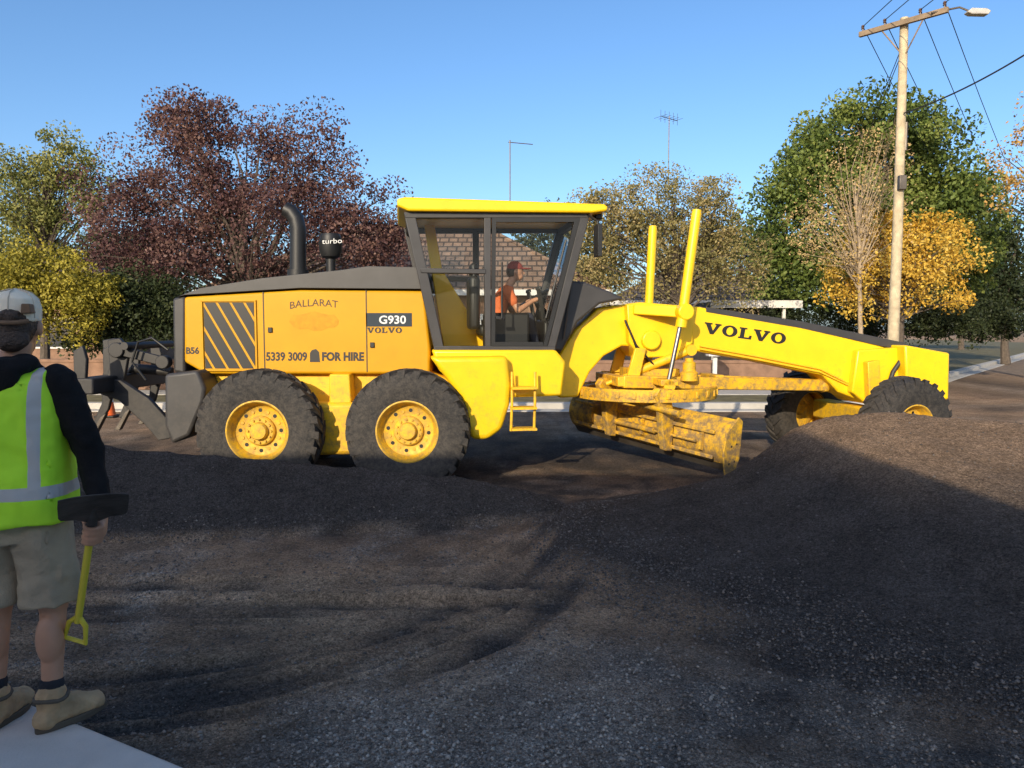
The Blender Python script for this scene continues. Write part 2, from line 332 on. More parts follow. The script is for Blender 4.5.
# ------------------------------------------------------------------ kerb, verge, footpath
CONC=pm('concrete',(.60,.52,.44),.85,var=.2,scale=3,bump=.25,bscale=90)
CONC2=pm('pale_concrete',(.46,.43,.38),.85,var=.15,scale=3,bump=.2,bscale=60)
GRASSG=pm('dry_verge',(.16,.135,.06),.95,var=.5,scale=3,bump=.8,bscale=30)
kp=[(-90,17),(6.3,17),(7.7,17.2),(8.8,17.9),(9.8,19.3),(11.3,22),(15.5,27.5),(31,47),(60,84)]
def strip(path,off0,off1,z0,z1,name,mat,kind='structure',bevel=.02):
    mb=MB(); L=[];R=[]
    for i,p in enumerate(path):
        a=V((*path[max(i-1,0)],0)); b=V((*path[min(i+1,len(path)-1)],0)); t=(b-a).normalized(); nrm=V((-t.y,t.x,0))
        L.append(V((*p,0))+nrm*off0); R.append(V((*p,0))+nrm*off1)
    n=len(path); vs=[]
    for l,r in zip(L,R): vs+=[(l.x,l.y,z0),(r.x,r.y,z0),(r.x,r.y,z1),(l.x,l.y,z1)]
    fs=[(3,2,1,0),tuple(4*(n-1)+k for k in range(4))]
    for i in range(n-1):
        for k in range(4): fs.append((4*i+k,4*i+(k+1)%4,4*i+4+(k+1)%4,4*i+4+k))
    mb.add(vs,fs); o=mb.build(name,mat,bevel=bevel); o['kind']=kind; return o
strip(kp,0,.3,-.1,.14,'kerb',CONC2)
strip(kp,-.4,0,-.1,.012,'gutter',CONC2)
mb=MB(); poly=[(-90,17.3),(6.2,17.3),(7.6,17.5),(8.6,18.1),(9.55,19.5),(11.05,22.2),(15.2,27.7),(30.8,47.2),(59.7,84),(59,140),(-90,140)]
mb.add([(x,y,.12) for x,y in poly],[list(range(len(poly)))]); o=mb.build('verge',GRASSG,smooth=False); o['kind']='structure'
strip([(-90,19.3),(8.6,19.3)],0,1.4,.05,.135,'pavement',CONC2)
mb=MB()
e=[(e0.x,e0.y),(g1.x,g1.y),(g2.x,g2.y),(e1.x,e1.y),(e1.x,-1.5),(e0.x,-1.5)]
mb.add([(x,y,-.1) for x,y in e]+[(x,y,.15) for x,y in e],[(5,4,3,2,1,0),(6,7,8,9,10,11)]+[(i,(i+1)%6,6+(i+1)%6,6+i) for i in range(6)])
o=mb.build('footpath',CONC,bevel=.02); o['kind']='structure'
# ------------------------------------------------------------------ grader
RL=V((-.8,9.55,0)); RM=Matrix.Translation(RL); YAW=math.radians(8); YW=Matrix.Rotation(YAW,4,'Z'); FM=RM@YW; I4=Matrix.Identity(4)
G=empty('motor_grader',RL,0,'yellow motor grader with charcoal trim working on the dark road base','road grader')
def rp(pts,y): return [hit(a,b,y,RM) for a,b in pts]
def fp(pts,y): return [hit(a,b,y,FM) for a,b in pts]
def R3(px,py,y): h=hit(px,py,y,RM); return V((h[0],y,h[1]))
def F3(px,py,y): h=hit(px,py,y,FM); return V((h[0],y,h[1]))
W=-.62
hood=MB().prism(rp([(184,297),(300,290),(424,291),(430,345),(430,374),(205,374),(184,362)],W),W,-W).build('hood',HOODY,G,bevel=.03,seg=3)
MB().prism(rp([(176,297),(200,288),(262,278),(300,274),(340,270),(368,266),(419,267),(425,289),(300,288),(184,295)],W),W+.012,-W-.012).build('hood_cover',CHAR,G,bevel=.05,seg=4)
MB().prism(rp([(171,298),(184,296),(184,374),(172,372)],W),W+.03,-W-.03).build('radiator_grille',CHAR,G,bevel=.03)
for px,p0,p1 in ((263,292,372),(366,290,372)):
    a=R3(px,p0,W-.003); b=R3(px,p1,W-.003); MB().box(a.x-.006,a.x+.006,W-.004,W+.01,b.z,a.z).build('panel_seam',DECAL,hood)
def clip(pts,ax,lim,sgn):
    out=[]
    for i in range(len(pts)):
        p,q=pts[i],pts[(i+1)%len(pts)]; ip=(p[ax]-lim)*sgn<=0; iq=(q[ax]-lim)*sgn<=0
        if ip: out.append(p)
        if ip!=iq:
            t=(lim-p[ax])/(q[ax]-p[ax]); out.append((p[0]+(q[0]-p[0])*t,p[1]+(q[1]-p[1])*t))
    return out
va=R3(201,300,W); vb=R3(258,371,W); w=vb.x-va.x; h=va.z-vb.z
m=MB(); m.box(va.x,vb.x,W-.022,W+.01,va.z-.02,va.z); m.box(va.x,vb.x,W-.0225,W+.01,vb.z,vb.z+.02); m.box(va.x,va.x+.02,W-.0215,W+.01,vb.z+.02,va.z-.02); m.box(vb.x-.02,vb.x,W-.0215,W+.01,vb.z+.02,va.z-.02)
vent=m.build('vent',HOODY,G,bevel=.003)
for k in range(-3,5):
    x0=va.x+.02+w*k*.25; sl_=w*.72; pts=[(x0,va.z),(x0+w*.20,va.z),(x0+w*.20+sl_,vb.z),(x0+sl_,vb.z)]
    for ax,lim,sg in ((0,vb.x-.03,1),(0,va.x+.03,-1),(1,va.z-.03,1),(1,vb.z+.03,-1)):
        if pts: pts=clip(pts,ax,lim,sg)
    if len(pts)>2 and max(p[1] for p in pts)-min(p[1] for p in pts)>.06: MB().prism(pts,W-.006,W+.01).build('louvre',BLK,vent)
for px,py in ((270,330),(372,345)):
    a=R3(px,py,W); MB().box(a.x-.02,a.x+.03,W-.02,W,a.z-.03,a.z+.03).build('latch',BLK,hood,bevel=.006)
text_on('lettering','BALLARAT',(290,309),(338,308),(290,302),W-.004,RM,I4,FADED,G,.0,arch=.35)
gm=[R3(314+25*math.cos(k*math.pi/10),322+9*math.sin(k*math.pi/10)-(2 if k%3==0 else 0),W) for k in range(20)]
MB().prism([(p.x,p.z) for p in gm],W-.003,W+.005).build('faded_emblem',GHOST,G)
text_on('lettering','5339 3009',(266,361),(307,361),(266,352),W-.004,RM,I4,DECAL,G,.03)
text_on('lettering','FOR HIRE',(322,361),(364,361),(322,352),W-.004,RM,I4,DECAL,G,.045)
text_on('lettering','B56',(186,354),(199,354),(186,347),W-.004,RM,I4,DECAL,G,.03)
slab_word('lettering','VOLVO',(367,333),(402,333),(367,327.5),W-.004,RM,I4,DECAL,G)
a=R3(366,313,W); b=R3(412,326.5,W); MB().box(a.x,b.x,W-.004,W+.01,b.z,a.z).build('model_plate',NAVY,G)
text_on('lettering','G930',(379,324),(406,324),(379,315.5),W-.007,RM,I4,WDEC,G,.02)
MB().prism(rp([(310,362),(310,353),(312,350),(316,349),(319,352),(320,362)],W),W-.004,W+.005).build('emblem',DECAL,G)
e_=R3(298,278,-.25); pts=[e_,R3(298,240,-.25),R3(298,228,-.25),R3(296,219,-.25),R3(291,212,-.25),R3(285,209,-.25)]
m=MB(); m.path(pts,[.098,.094,.094,.094,.09,.086],16,cap=False); m.path([pts[0],R3(298,270,-.25)],.125,16)
m.build('exhaust_pipe',BLK,G)
c=R3(331,272,-.2); top=R3(331,234,-.2).z
m=MB(); m.lathe([(0,0),(.055,0),(.055,top-c.z-.3),(.11,top-c.z-.27),(.135,top-c.z-.2),(.14,top-c.z-.1),(.125,top-c.z-.09),(.125,top-c.z-.04),(.11,top-c.z),(0,top-c.z+.01)],c,(0,0,1),24)
m.build('air_precleaner',BLK,G)
text_on('lettering','turbo',(322,244),(342,243),(322,239),-.345,RM,I4,WDEC,G,.0)
MB().prism(rp([(200,372),(432,372),(470,390),(470,425),(360,440),(322,440),(205,430)],-.5),-.5,.5).build('rear_frame',YELD,G,bevel=.02)
MB().prism(rp([(330,374),(350,374),(352,400),(345,432),(330,432)],-.72),-.76,-.5).build('frame_bracket',YELD,G,bevel=.015)
MB().prism(rp([(165,374),(198,370),(206,388),(204,402),(190,436),(172,444),(165,425)],-.9),-.92,.92).build('rear_bumper',CHAR,G,bevel=.04,seg=3)
for s in (-1,1):
    MB().prism(rp([(235,405),(435,402),(450,420),(440,455),(240,458),(222,440)],-.9),*( (-.82,-.55) if s<0 else (.55,.82))).build('tandem_case',YELD,G,bevel=.05)
# ripper: parallel arms, cross beam, shanks, cylinders
for s in (-1,1):
    y0=s*.5
    MB().beam(R3(166,362,y0),R3(118,350,y0),.06,.11).lathe([(0,-.06),(.09,-.06),(.09,.06),(0,.06)],R3(118,350,y0),(0,1,0),18).lathe([(0,-.06),(.08,-.06),(.08,.06),(0,.06)],R3(164,362,y0),(0,1,0),18).build('upper_arm',DARK,G,bevel=.01)
    MB().prism(rp([(170,420),(150,398),(122,380),(104,378),(102,394),(120,400),(146,424),(160,440),(172,438)],y0),y0-.04,y0+.04).build('lower_arm',DARK,G,bevel=.01)
    MB().prism(rp([(106,340),(118,338),(128,350),(124,372),(120,394),(108,400),(102,390),(108,366)],y0),y0-s*.06-.03,y0-s*.06+.03).build('end_plate',DARK,G,bevel=.01)
p=R3(150,350,0); q=R3(112,390,0); m=MB(); m.path([R3(172,372,0),p.lerp(q,.45)],.06,14); m.path([p.lerp(q,.4),q],.032,10); m.build('ripper_cylinder',DARK,G)
m=MB(); a=R3(92,376,-.6); b=R3(112,392,-.6); m.box(a.x,b.x,-1.0,1.0,b.z,a.z); m.build('ripper_beam',DARK,G,bevel=.02)
m=MB(); m.path([R3(124,346,-.62),R3(124,346,-.62)+V((0,1.24,0))],.045,12); m.build('cross_tube',DARK,G)
for y in (-.92,-.3,.3,.92):
    t=MB().prism(rp([(90,350),(99,345),(103,358),(101,392),(96,412),(86,428),(80,426),(89,406),(91,384)],-.6),y-.03,y+.03).build('ripper_tine',DARK,G,bevel=.01)
    MB().prism(rp([(88,420),(94,416),(82,440),(76,440)],-.6),y-.04,y+.04).build('tooth',STEELD,t,bevel=.006)
for y in (-.57,-.64): MB().path([R3(168,350,y),R3(152,338,y),R3(138,342,y),R3(132,362,y),R3(146,380,y)],.014,8).build('hydraulic_hose',BLK,G)
# wheels
def make_tyre():
    m=MB(); pr=[(.315,-.13),(.33,-.165),(.40,-.18),(.50,-.187),(.585,-.182),(.63,-.165),(.652,-.12),(.658,0)]
    pr=pr+[(r,-y) for r,y in pr[-2::-1]]
    m.lathe(pr,(0,0,0),(0,1,0),64)
    NL=24
    for s in (-1,1):
        for k in range(NL):
            th=2*math.pi*(k+(.5 if s>0 else 0))/NL; dth=.125; sk=.2
            secs=[(.012,0,.645,.683),(.10,sk*.5,.645,.683),(.168,sk,.63,.674),(.186,sk*1.1,.575,.60)]
            vs=[]
            for y,o_,r0,r1 in secs:
                for r in (r0-.02,r1):
                    for q in (-dth/2,dth/2):
                        a=th+o_+q; vs.append((r*math.cos(a),s*(y if r==r1 else y-.004),r*math.sin(a)))
            fs=[(0,1,3,2),(12,14,15,13)]
            for i in range(3):
                b=4*i; fs+=[(b+2,b+3,b+7,b+6),(b,b+2,b+6,b+4),(b+1,b+5,b+7,b+3)]
            m.add(vs,fs)
    return m
def make_rim():
    m=MB(); m.lathe([(.315,.15),(.335,.15),(.345,-.14),(.345,-.168),(.33,-.172),(.315,-.155),(.305,-.10),(.285,-.075),(.28,-.05),(.255,-.035),(.16,-.035),(.155,-.05)],(0,0,0),(0,1,0),48)
    for k in range(8):
        a=2*math.pi*(k+.5)/8
        m.lathe([(.0,-.046),(.018,-.046),(.018,-.03)],(.215*math.cos(a),0,.215*math.sin(a)),(0,1,0),10)
    m.cur=1
    for k in range(8):
        a=2*math.pi*k/8; m.lathe([(0,-.0375),(.022,-.0375),(.022,-.034)],(.225*math.cos(a),0,.225*math.sin(a)),(0,1,0),10)
    return m
def make_hub():
    m=MB(); m.lathe([(.165,-.03),(.165,-.07),(.15,-.085),(.10,-.085),(.095,-.13),(.085,-.145),(0,-.148)],(0,0,0),(0,1,0),32)
    for k in range(12):
        a=2*math.pi*k/12; m.lathe([(0,-.105),(.013,-.105),(.013,-.08)],(.128*math.cos(a),0,.128*math.sin(a)),(0,1,0),6)
    return m
w0=make_rim().build('wheel',[YELD,BLK],G); t0=make_tyre().build('tyre',RUB,w0,ang=30); h0=make_hub().build('hub',YELD,w0)
def place(o,loc,rot): o.location=loc; o.rotation_euler=rot
def wheelcopy(loc,rot,sc=1.):
    w=w0.copy(); C.objects.link(w); w.parent=G; w.scale=(sc,sc,sc)
    for ch in (t0,h0): c=ch.copy(); C.objects.link(c); c.parent=w
    place(w,loc,rot)
p1=R3(262,434,-1.05); p2=R3(409,432,-1.05)
place(w0,(p1.x,-1.05,.67),(0,0,0)); wheelcopy((p2.x,-1.05,.67),(0,.9,0))
wheelcopy((p1.x,1.05,.67),(0,.3,math.pi)); wheelcopy((p2.x,1.05,.67),(0,.5,math.pi))
fx=F3(905,400,-1.0).x
for s in (-1,1):
    loc=YW@V((fx-(.0 if s<0 else .16),s*(1.0 if s<0 else 1.08),.585)); rz=YAW+math.radians(15)
    wheelcopy(loc,(math.radians(5)*(1 if s<0 else -1),.4,rz+(math.pi if s>0 else 0)),.92)
MB().box(fx-.13,fx+.13,-.85,.9,.5,.77).build('front_axle',YELD,G,M=YW,bevel=.03)
MB().prism(fp([(430,357),(508,356),(511,385),(510,405),(502,430),(488,440),(472,440),(466,425),(462,400),(446,378)],-.98),-.98,.98).build('fuel_tank',YEL,G,M=YW,bevel=.06,seg=4)
MB().prism(fp([(432,350),(556,350),(566,362),(562,396),(500,398),(440,372)],-.8),-.8,.8).build('cab_base',YEL,G,M=YW,bevel=.03)
st=MB()
for px in (512,535): st.path([F3(px,372,-.94),F3(px,402,-.97),F3(px-1,431,-.95)],.016,8)
for py in (388,408,429):
    a=F3(511,py,-.96); b=F3(536,py,-.96); st.box(a.x,b.x,-1.04,-.86,a.z-.013,a.z+.013)
st.build('step_ladder',YELD,G,M=YW)
yc=-.74
cab=MB()
polys=[[(404,213),(415,213),(445,353),(435,353)],[(484,214),(491,214),(491,352),(485,352)],[(581,214),(590,214),(554,353),(546,353)],
       [(404,212),(590,212),(589,218),(405,218)],[(434,346),(555,346),(556,355),(434,355)],[(420,268),(486,269),(486,274),(421,273)]]
for i,p in enumerate(polys):
    off=.002*i
    for y0 in (yc,-yc-.07): cab.prism(fp(p,yc),y0-off,y0+.07+off)
def Fx(px,py): return hit(px,py,yc,FM)
for (px,py) in ((410,217),(585,217),(440,350),(549,350)):
    x,z=Fx(px,py); cab.box(x-.04,x+.04,yc+.07,-yc-.07,z-.04,z+.04)
cab=cab.build('cab',CHAR,G,M=YW,bevel=.008)
MB().prism(fp([(397,199),(405,197),(604,204),(608,207),(607,211),(592,213),(408,211),(397,206)],-.8),-.82,.82).build('roof',YEL,cab,M=YW,bevel=.03,seg=3)
MB().box(*sorted((Fx(436,353)[0],Fx(554,353)[0])),yc+.05,-yc-.05,Fx(440,356)[1]-.04,Fx(440,356)[1]).build('floor',DARK,cab,M=YW)
def pane(name,pts,y): MB().add([(x,y,z) for x,z in fp(pts,yc)],[list(range(len(pts)))]).build(name,GLASS,cab,M=YW,smooth=False)
for y in (yc+.035,-yc-.035):
    pane('window',[(416,219),(484,219),(484,268),(426,268)],y)
    pane('window',[(428,275),(485,275),(485,346),(443,346)],y)
    pane('door_window',[(492,219),(579,219),(546,346),(491,346)],y)
for t_,b_ in (((585,219),(550,346)),((410,219),(440,346))):
    a=Fx(*t_); b=Fx(*b_); m=MB(); m.add([(a[0],yc+.08,a[1]),(a[0],-yc-.08,a[1]),(b[0],-yc-.08,b[1]),(b[0],yc+.08,b[1])],[(0,1,2,3)]); m.build('windscreen',GLASS,cab,M=YW,smooth=False)
df=MB()
for p in ([(492,218),(496,218),(495,346),(491,346)],[(575,218),(580,218),(547,346),(543,346)],[(496,218),(575,218),(574,222),(496,222)],[(495,342),(543,342),(543,346),(495,346)]): df.prism(fp(p,yc),yc-.012,yc+.03)
df.build('door_frame',BLK,cab,M=YW)
for q in ((502,262,502,318),(566,240,546,318)): MB().path([F3(q[0],q[1],yc-.05),F3(q[2],q[3],yc-.05)],.012,8).build('grab_rail',BLK,cab,M=YW)
a=F3(500,318,yc); MB().box(a.x-.05,a.x+.05,yc-.04,yc-.015,a.z-.02,a.z+.02).build('door_handle',BLK,cab,M=YW,bevel=.006)
MB().prism(fp([(424,224),(434,224),(442,270),(484,338),(484,350),(444,350)],.45),.40,.52).build('interior_panel',YEL,cab,M=YW,bevel=.01)
sx=F3(500,340,0).x; fz=Fx(440,356)[1]
m=MB(); m.box(sx-.28,sx+.25,-.26,.26,fz+.22,fz+.36); m.box(sx-.40,sx-.27,-.25,.25,fz+.3,fz+.95); m.box(sx-.38,sx-.28,-.13,.13,fz+.93,fz+1.12); m.box(sx-.2,sx+.15,-.18,.18,fz,fz+.22)
m.build('seat',BLK,cab,M=YW,bevel=.05,seg=3)
MB().box(sx-.25,sx+.3,-.46,-.31,fz,fz+.5).build('console',BLK,cab,M=YW,bevel=.03)
MB().box(sx+.5,sx+.72,-.3,.3,fz,fz+.42).build('dashboard',BLK,cab,M=YW,bevel=.03)
m=MB(); m.path([V((sx+.62,0,fz)),V((sx+.55,0,fz+.5)),V((sx+.45,0,fz+.68))],[.07,.06,.04],10); m.build('steering_column',BLK,cab,M=YW)
m=MB(); ax=V((-.5,0,.86)).normalized(); cc=V((sx+.44,0,fz+.7)); u=V((0,1,0)); w_=ax.cross(u); m.path([cc+(u*math.cos(k*math.pi/12)+w_*math.sin(k*math.pi/12))*.19 for k in range(25)],.015,8); m.beam(cc-u*.19,cc+u*.19,.03,.015); m.build('steering_wheel',BLK,cab,M=YW)
for sd2 in (-1,1):
    for k in range(5):
        yy=sd2*(.24+.05*k); m=MB(); m.path([V((sx+.5,yy,fz+.4)),V((sx+.42,yy*1.12,fz+.78))],.008,6); m.lathe([(0,0),(.018,.01),(.016,.04),(0,.05)],V((sx+.42,yy*1.12,fz+.77)),(0,0,1),8)
        m.build('control_lever',BLK,cab,M=YW)
for s in (-1,1):
    a=F3(592,240,-.85); m=MB(); y=s*.95; q=F3(588,215,-.74)
    m.box(a.x+.02,a.x+.07,y-.1,y+.1,a.z-.2,a.z+.16); m.path([V((q.x,s*.74,q.z)),V((a.x+.04,y,a.z+.2)),V((a.x+.04,y,a.z+.1))],.014,8)
    m.build('mirror',BLK,cab,M=YW,bevel=.02)
    x,z=hit(600,214,-.7,FM); m=MB(); m.box(x-.04,x+.05,s*.55-.07,s*.55+.07,z-.05,z+.05); m.build('work_light',BLK,cab,M=YW,bevel=.015)
m=MB(); m.path([F3(563,340,-.5),F3(575,255,-.4)],.012,6); m.build('wiper',BLK,cab,M=YW)
MB().prism(fp([(566,280),(585,282),(612,292),(625,299),(600,304),(578,322),(562,352),(552,350)],-.42),-.42,.42).build('front_cover',CHAR,G,M=YW,bevel=.03,seg=3)
yb=-.21
boom=MB().prism(fp([(560,398),(550,388),(556,360),(575,330),(598,308),(640,302),(700,307),(800,326),(880,346),(900,352),(902,388),(864,402),(838,392),(822,375),(760,362),(690,350),(622,346),(604,356),(590,372),(578,397)],yb),yb,-yb).build('front_frame',YEL,G,M=YW,bevel=.025,seg=3)
MB().prism(fp([(706,307),(800,321),(906,343),(906,350),(880,346),(800,328),(706,312)],yb),yb-.006,-yb+.006).build('top_stripe',CHAR,G,M=YW,bevel=.004)
slab_word('lettering','VOLVO',(703,333),(785,344.5),(705,322),yb-.004,FM,YW,DECAL,G)
for k in range(2): MB().path([F3(700,346+k*3,yb-.02),F3(760,357+k*3,yb-.02),F3(820,369+k*3,yb-.02),F3(850,384+k*2,yb-.02)],.012,7).build('hydraulic_pipe',YELD,G,M=YW)
MB().prism(fp([(858,350),(905,347),(907,392),(896,402),(866,404),(852,392)],-.33),-.33,.33).build('nose_block',YEL,G,M=YW,bevel=.02)
MB().prism(fp([(905,345),(950,353),(949,400),(907,396)],-.5),-.5,.5).build('front_plate',YEL,G,M=YW,bevel=.025)
m=MB(); m.path([F3(908,350,-.36),F3(893,372,-.36),F3(884,400,-.4)],.03,10); m.build('lean_cylinder',DARK,G,M=YW)
MB().prism(fp([(866,362),(878,360),(880,404),(868,406)],-.4),-.44,-.33).build('axle_bracket',YELD,G,M=YW,bevel=.012)
sd=MB(); sd.prism(fp([(626,304),(692,308),(692,343),(676,356),(640,358),(628,342)],-.3),-.34,.34)
for s in (-1,1):
    p=F3(636,309,-.34); q=F3(684,312,-.7)
    sd.beam(V((p.x,s*.3,p.z)),V((q.x,s*.62,q.z)),.16,.13); sd.lathe([(0,-.09),(.1,-.09),(.1,.09),(0,.09)],V((q.x,s*.7,q.z)),(0,1,0),20)
    p2_=F3(650,340,-.34); sd.lathe([(0,-.05),(.12,-.05),(.12,.05),(0,.05)],V((p2_.x,s*.37,p2_.z)),(0,1,0),20)
sd.build('lift_saddle',YEL,G,M=YW,bevel=.015)
cw=V((1.70,10.0,1.04)); cf=FM.inverted()@cw
for s in (-1,1):
    tp=F3(697,210,-.72); md=F3(683,312,-.72)
    if s>0:
        tq=F3(653,226,.72); md2=F3(649,305,.72); tp,md=V((tq.x,.72,tq.z)),V((md2.x,.72,md2.z))
    end=V((cf.x+.05,s*.72,1.11))
    m=MB(); m.path([tp,tp+(md-tp)*.04],.055,14); m.path([tp+(md-tp)*.03,md+(md-tp)*.12],.06,14); m.path([md+(md-tp)*.08,md+(md-tp)*.15],.07,14)
    cyl=m.build('lift_cylinder',YEL,G,M=YW)
    m=MB(); m.path([md,end],.028,12); m.build('rod',CHROME,cyl,M=YW)
    m=MB(); m.lathe([(0,-.08),(.07,-.08),(.07,.08),(0,.08)],end,(0,1,0),14); m.build('rod_end',YELD,cyl,M=YW)
m=MB(); a=F3(690,350,-.36); b=F3(606,384,-.25); m.path([a,a+(b-a)*.65],.055,12); m.path([a+(b-a)*.6,b],.028,10); m.lathe([(0,-.06),(.07,-.06),(.07,.06),(0,.06)],a,(0,1,0),14); m.build('side_shift_cylinder',YELD,G,M=YW)
bj=F3(822,385,0); bj.y=0
m=MB(); cz=1.15
for s in (-1,1): m.beam(V((cf.x-.45,s*.5,cz)),V((bj.x,s*.03,bj.z)),.12,.15)
m.beam(V((cf.x+.05,-.8,cz)),V((cf.x+.05,.8,cz)),.22,.08); m.beam(V((cf.x-.45,-.55,cz)),V((cf.x-.45,.55,cz)),.13,.12)
m.beam(V((cf.x+.9,-.28,cz)),V((cf.x+.9,.28,cz)),.12,.11)
m.lathe([(0,-.1),(.09,-.08),(.11,0),(.09,.08),(0,.1)],bj,(0,0,1),16)
m.box(cf.x-.25,cf.x+.35,-.32,.32,cz+.03,cz+.14); m.lathe([(.14,0),(.14,.18),(0,.18)],(cf.x-.05,0,cz+.12),(0,0,1),18)
m.build('drawbar',YELW,G,M=YW,bevel=.012)
for yy in (-.45,.45):
    MB().lathe([(.11,0),(.11,.1),(.08,.12),(.08,.22),(.05,.24),(.05,.28),(0,.28)],(cf.x+.42,yy,cz),(0,0,1),18).build('circle_motor',YELW,G,M=YW)
for s in (-1,1):
    tp_=F3(640,352,-.36); MB().prism([(tp_.x-.08,tp_.z+.05),(tp_.x+.06,tp_.z+.05),(cf.x-.2,cz+.06),(cf.x-.36,cz+.06)],s*.40-.03,s*.40+.03).build('saddle_link',YELD,G,M=YW,bevel=.01)
m=MB(); m.lathe([(.74,-.10),(.90,-.10),(.90,.05),(.84,.05),(.84,.025),(.74,.025),(.74,-.10)],(cf.x,0,cf.z-.02),(0,0,1),56)
for k in range(3):
    a=math.pi*(k+.3)/3; m.beam((cf.x+.76*math.cos(a),.76*math.sin(a),cf.z-.05),(cf.x-.76*math.cos(a),-.76*math.sin(a),cf.z-.05),.08,.05)
for k in range(28):
    a=2*math.pi*k/28; m.beam((cf.x+.895*math.cos(a),.895*math.sin(a),cf.z-.04),(cf.x+.915*math.cos(a),.915*math.sin(a),cf.z-.04),.05,.08)
m.build('blade_circle',YELW,G,M=YW,bevel=.006)
near=V((2.38,8.64,.16)); ang=math.radians(36); BM_=Matrix.Translation(near-RL)@Matrix.Rotation(ang,4,'Z')@Matrix.Rotation(math.radians(4.2),4,'X'); LB=2.7; BH=.6
def prof(z): return .19*((z-BH/2)/(BH/2))**2
front=[(prof(z)+.01,z) for z in np.linspace(.08,BH,12)]; back=[(prof(z)-.01,z) for z in np.linspace(BH,.08,12)]
mbd=MB().prism(front+back,0,LB).build('moldboard',YELW,G,M=BM_)
MB().prism([(prof(.0)+.012,-.02),(prof(.14)+.03,.14),(prof(.14)+.013,.14),(prof(0)-.012,-.02)],.0,LB).build('cutting_edge',STEELD,mbd,M=BM_)
m=MB().prism([(.16,-.07),(.26,.14),(.27,.58),(.20,.63),(.0,.46),(-.03,.22),(.04,-.07)],-.028,-.004)
m.cur=1
for n_,z_ in ((.08,.1),(.17,.12),(.1,.3),(.19,.32)): m.lathe([(.0,-.031),(.015,-.031),(.015,-.026)],(n_,0,z_),(0,1,0),10)
m.build('end_bit',[YELW,BLK],mbd,M=BM_,bevel=.005)
for z in (.16,.45): MB().box(-.05,-.02,.12,LB-.15,z-.022,z+.022).build('slide_rail',YELW,mbd,M=BM_,bevel=.008)
m=MB(); m.path([(-.07,1.0,.31),(-.07,1.9,.31)],.035,12); m.path([(-.07,.35,.31),(-.07,1.05,.31)],.018,10); m.build('shift_cylinder',YELW,mbd,M=BM_)
for a in (.78,1.75):
    MB().prism([(-.03,.1),(-.03,.55),(-.10,.74),(-.05,.86),(-.32,.88),(-.38,.8),(-.26,.58),(-.22,.36),(-.15,.12)],a-.05,a+.05).build('blade_arm',YELW,G,M=BM_,bevel=.015)
for a in (.3,1.25,2.2): MB().prism([(-.015,.2),(-.015,.42),(-.055,.40),(-.055,.22)],a-.02,a+.02).build('rib',YELW,mbd,M=BM_)
MB().path([(-.26,.45,.62),(-.28,1.3,.66),(-.26,2.2,.62)],.04,12).build('tilt_cylinder',YELW,G,M=BM_)
for k in range(4):
    y=-.25+.05*k; MB().path([F3(625,320,y-.1),F3(636,345+k*2,y-.14),F3(655,366,y-.1),F3(640,378,y)],.014,7).build('hydraulic_hose',BLK,G,M=YW)
# ------------------------------------------------------------------ people
class Blob:
    def __init__(s): s.bm=bmesh.new()
    def ell(s,c,r,rot=None):
        M=Matrix.Translation(V(c))@(rot.to_4x4() if rot else Matrix.Identity(4))@Matrix.Diagonal((*r,1))
        bmesh.ops.create_icosphere(s.bm,subdivisions=2 if max(r)<.03 else 3,radius=1,matrix=M); return s
    def cap(s,p,q,r0,r1):
        p=V(p);q=V(q); s.ell(p,(r0,)*3); s.ell(q,(r1,)*3)
        m=MB().path([p,q],[r0,r1],14); vs=[s.bm.verts.new(v) for v in m.v]
        for f in m.f: s.bm.faces.new([vs[i] for i in f])
        return s
    def loft(s,rings,n=28,e=2.4):
        vs=[]
        for (cx,cy,z,rx,ry) in rings:
            row=[]
            for k in range(n):
                a=2*math.pi*k/n; c_,s_=math.cos(a),math.sin(a)
                row.append(s.bm.verts.new((cx+rx*math.copysign(abs(c_)**(2/e),c_),cy+ry*math.copysign(abs(s_)**(2/e),s_),z)))
            vs.append(row)
        for i in range(len(rings)-1):
            for k in range(n): s.bm.faces.new((vs[i][k],vs[i][(k+1)%n],vs[i+1][(k+1)%n],vs[i+1][k]))
        s.bm.faces.new(vs[0][::-1]); s.bm.faces.new(vs[-1]); return s
    def build(s,name,mat,parent,voxel=.008,it=4,wr=0.,ws=9.,fold=None,turn=None):
        bmesh.ops.recalc_face_normals(s.bm,faces=s.bm.faces[:])
        me=bpy.data.meshes.new('b'); s.bm.to_mesh(me); s.bm.free()
        o=bpy.data.objects.new('b',me)
        r=o.modifiers.new('r','REMESH'); r.mode='VOXEL'; r.voxel_size=voxel
        k=o.modifiers.new('s','SMOOTH'); k.factor=.5; k.iterations=it
        m2=baked(o)
        if wr:
            for v in m2.vertices:
                p=v.co; d=mn.noise(V((p.x*ws,p.y*ws,p.z*ws*.8+mn.noise(p*4)*2)))+.5*mn.noise(p*ws*2.3)
                if fold: q=mn.noise(V((p.x*fold,p.y*fold,p.z*2.2+p.x*3))); d+=1.0*max(-.6,1-abs(q)*3.2)
                v.co=p+v.normal*wr*d
        if turn: headturn(m2,turn)
        m2.name=name; m2.materials.clear(); m2.polygons.foreach_set('use_smooth',[True]*len(m2.polygons))
        return link(name,m2,mat,parent)
HX=.03
def headturn(me,ang):
    for v in me.vertices:
        w=min(1,max(0,(v.co.z-1.52)/.07))
        if w>0:
            a=ang*w; x,y=v.co.x-HX,v.co.y; v.co.x=HX+x*math.cos(a)-y*math.sin(a); v.co.y=x*math.sin(a)+y*math.cos(a)
HT=math.radians(12)
SKIN=pm('skin',(.52,.265,.155),.5,var=.12,scale=12)
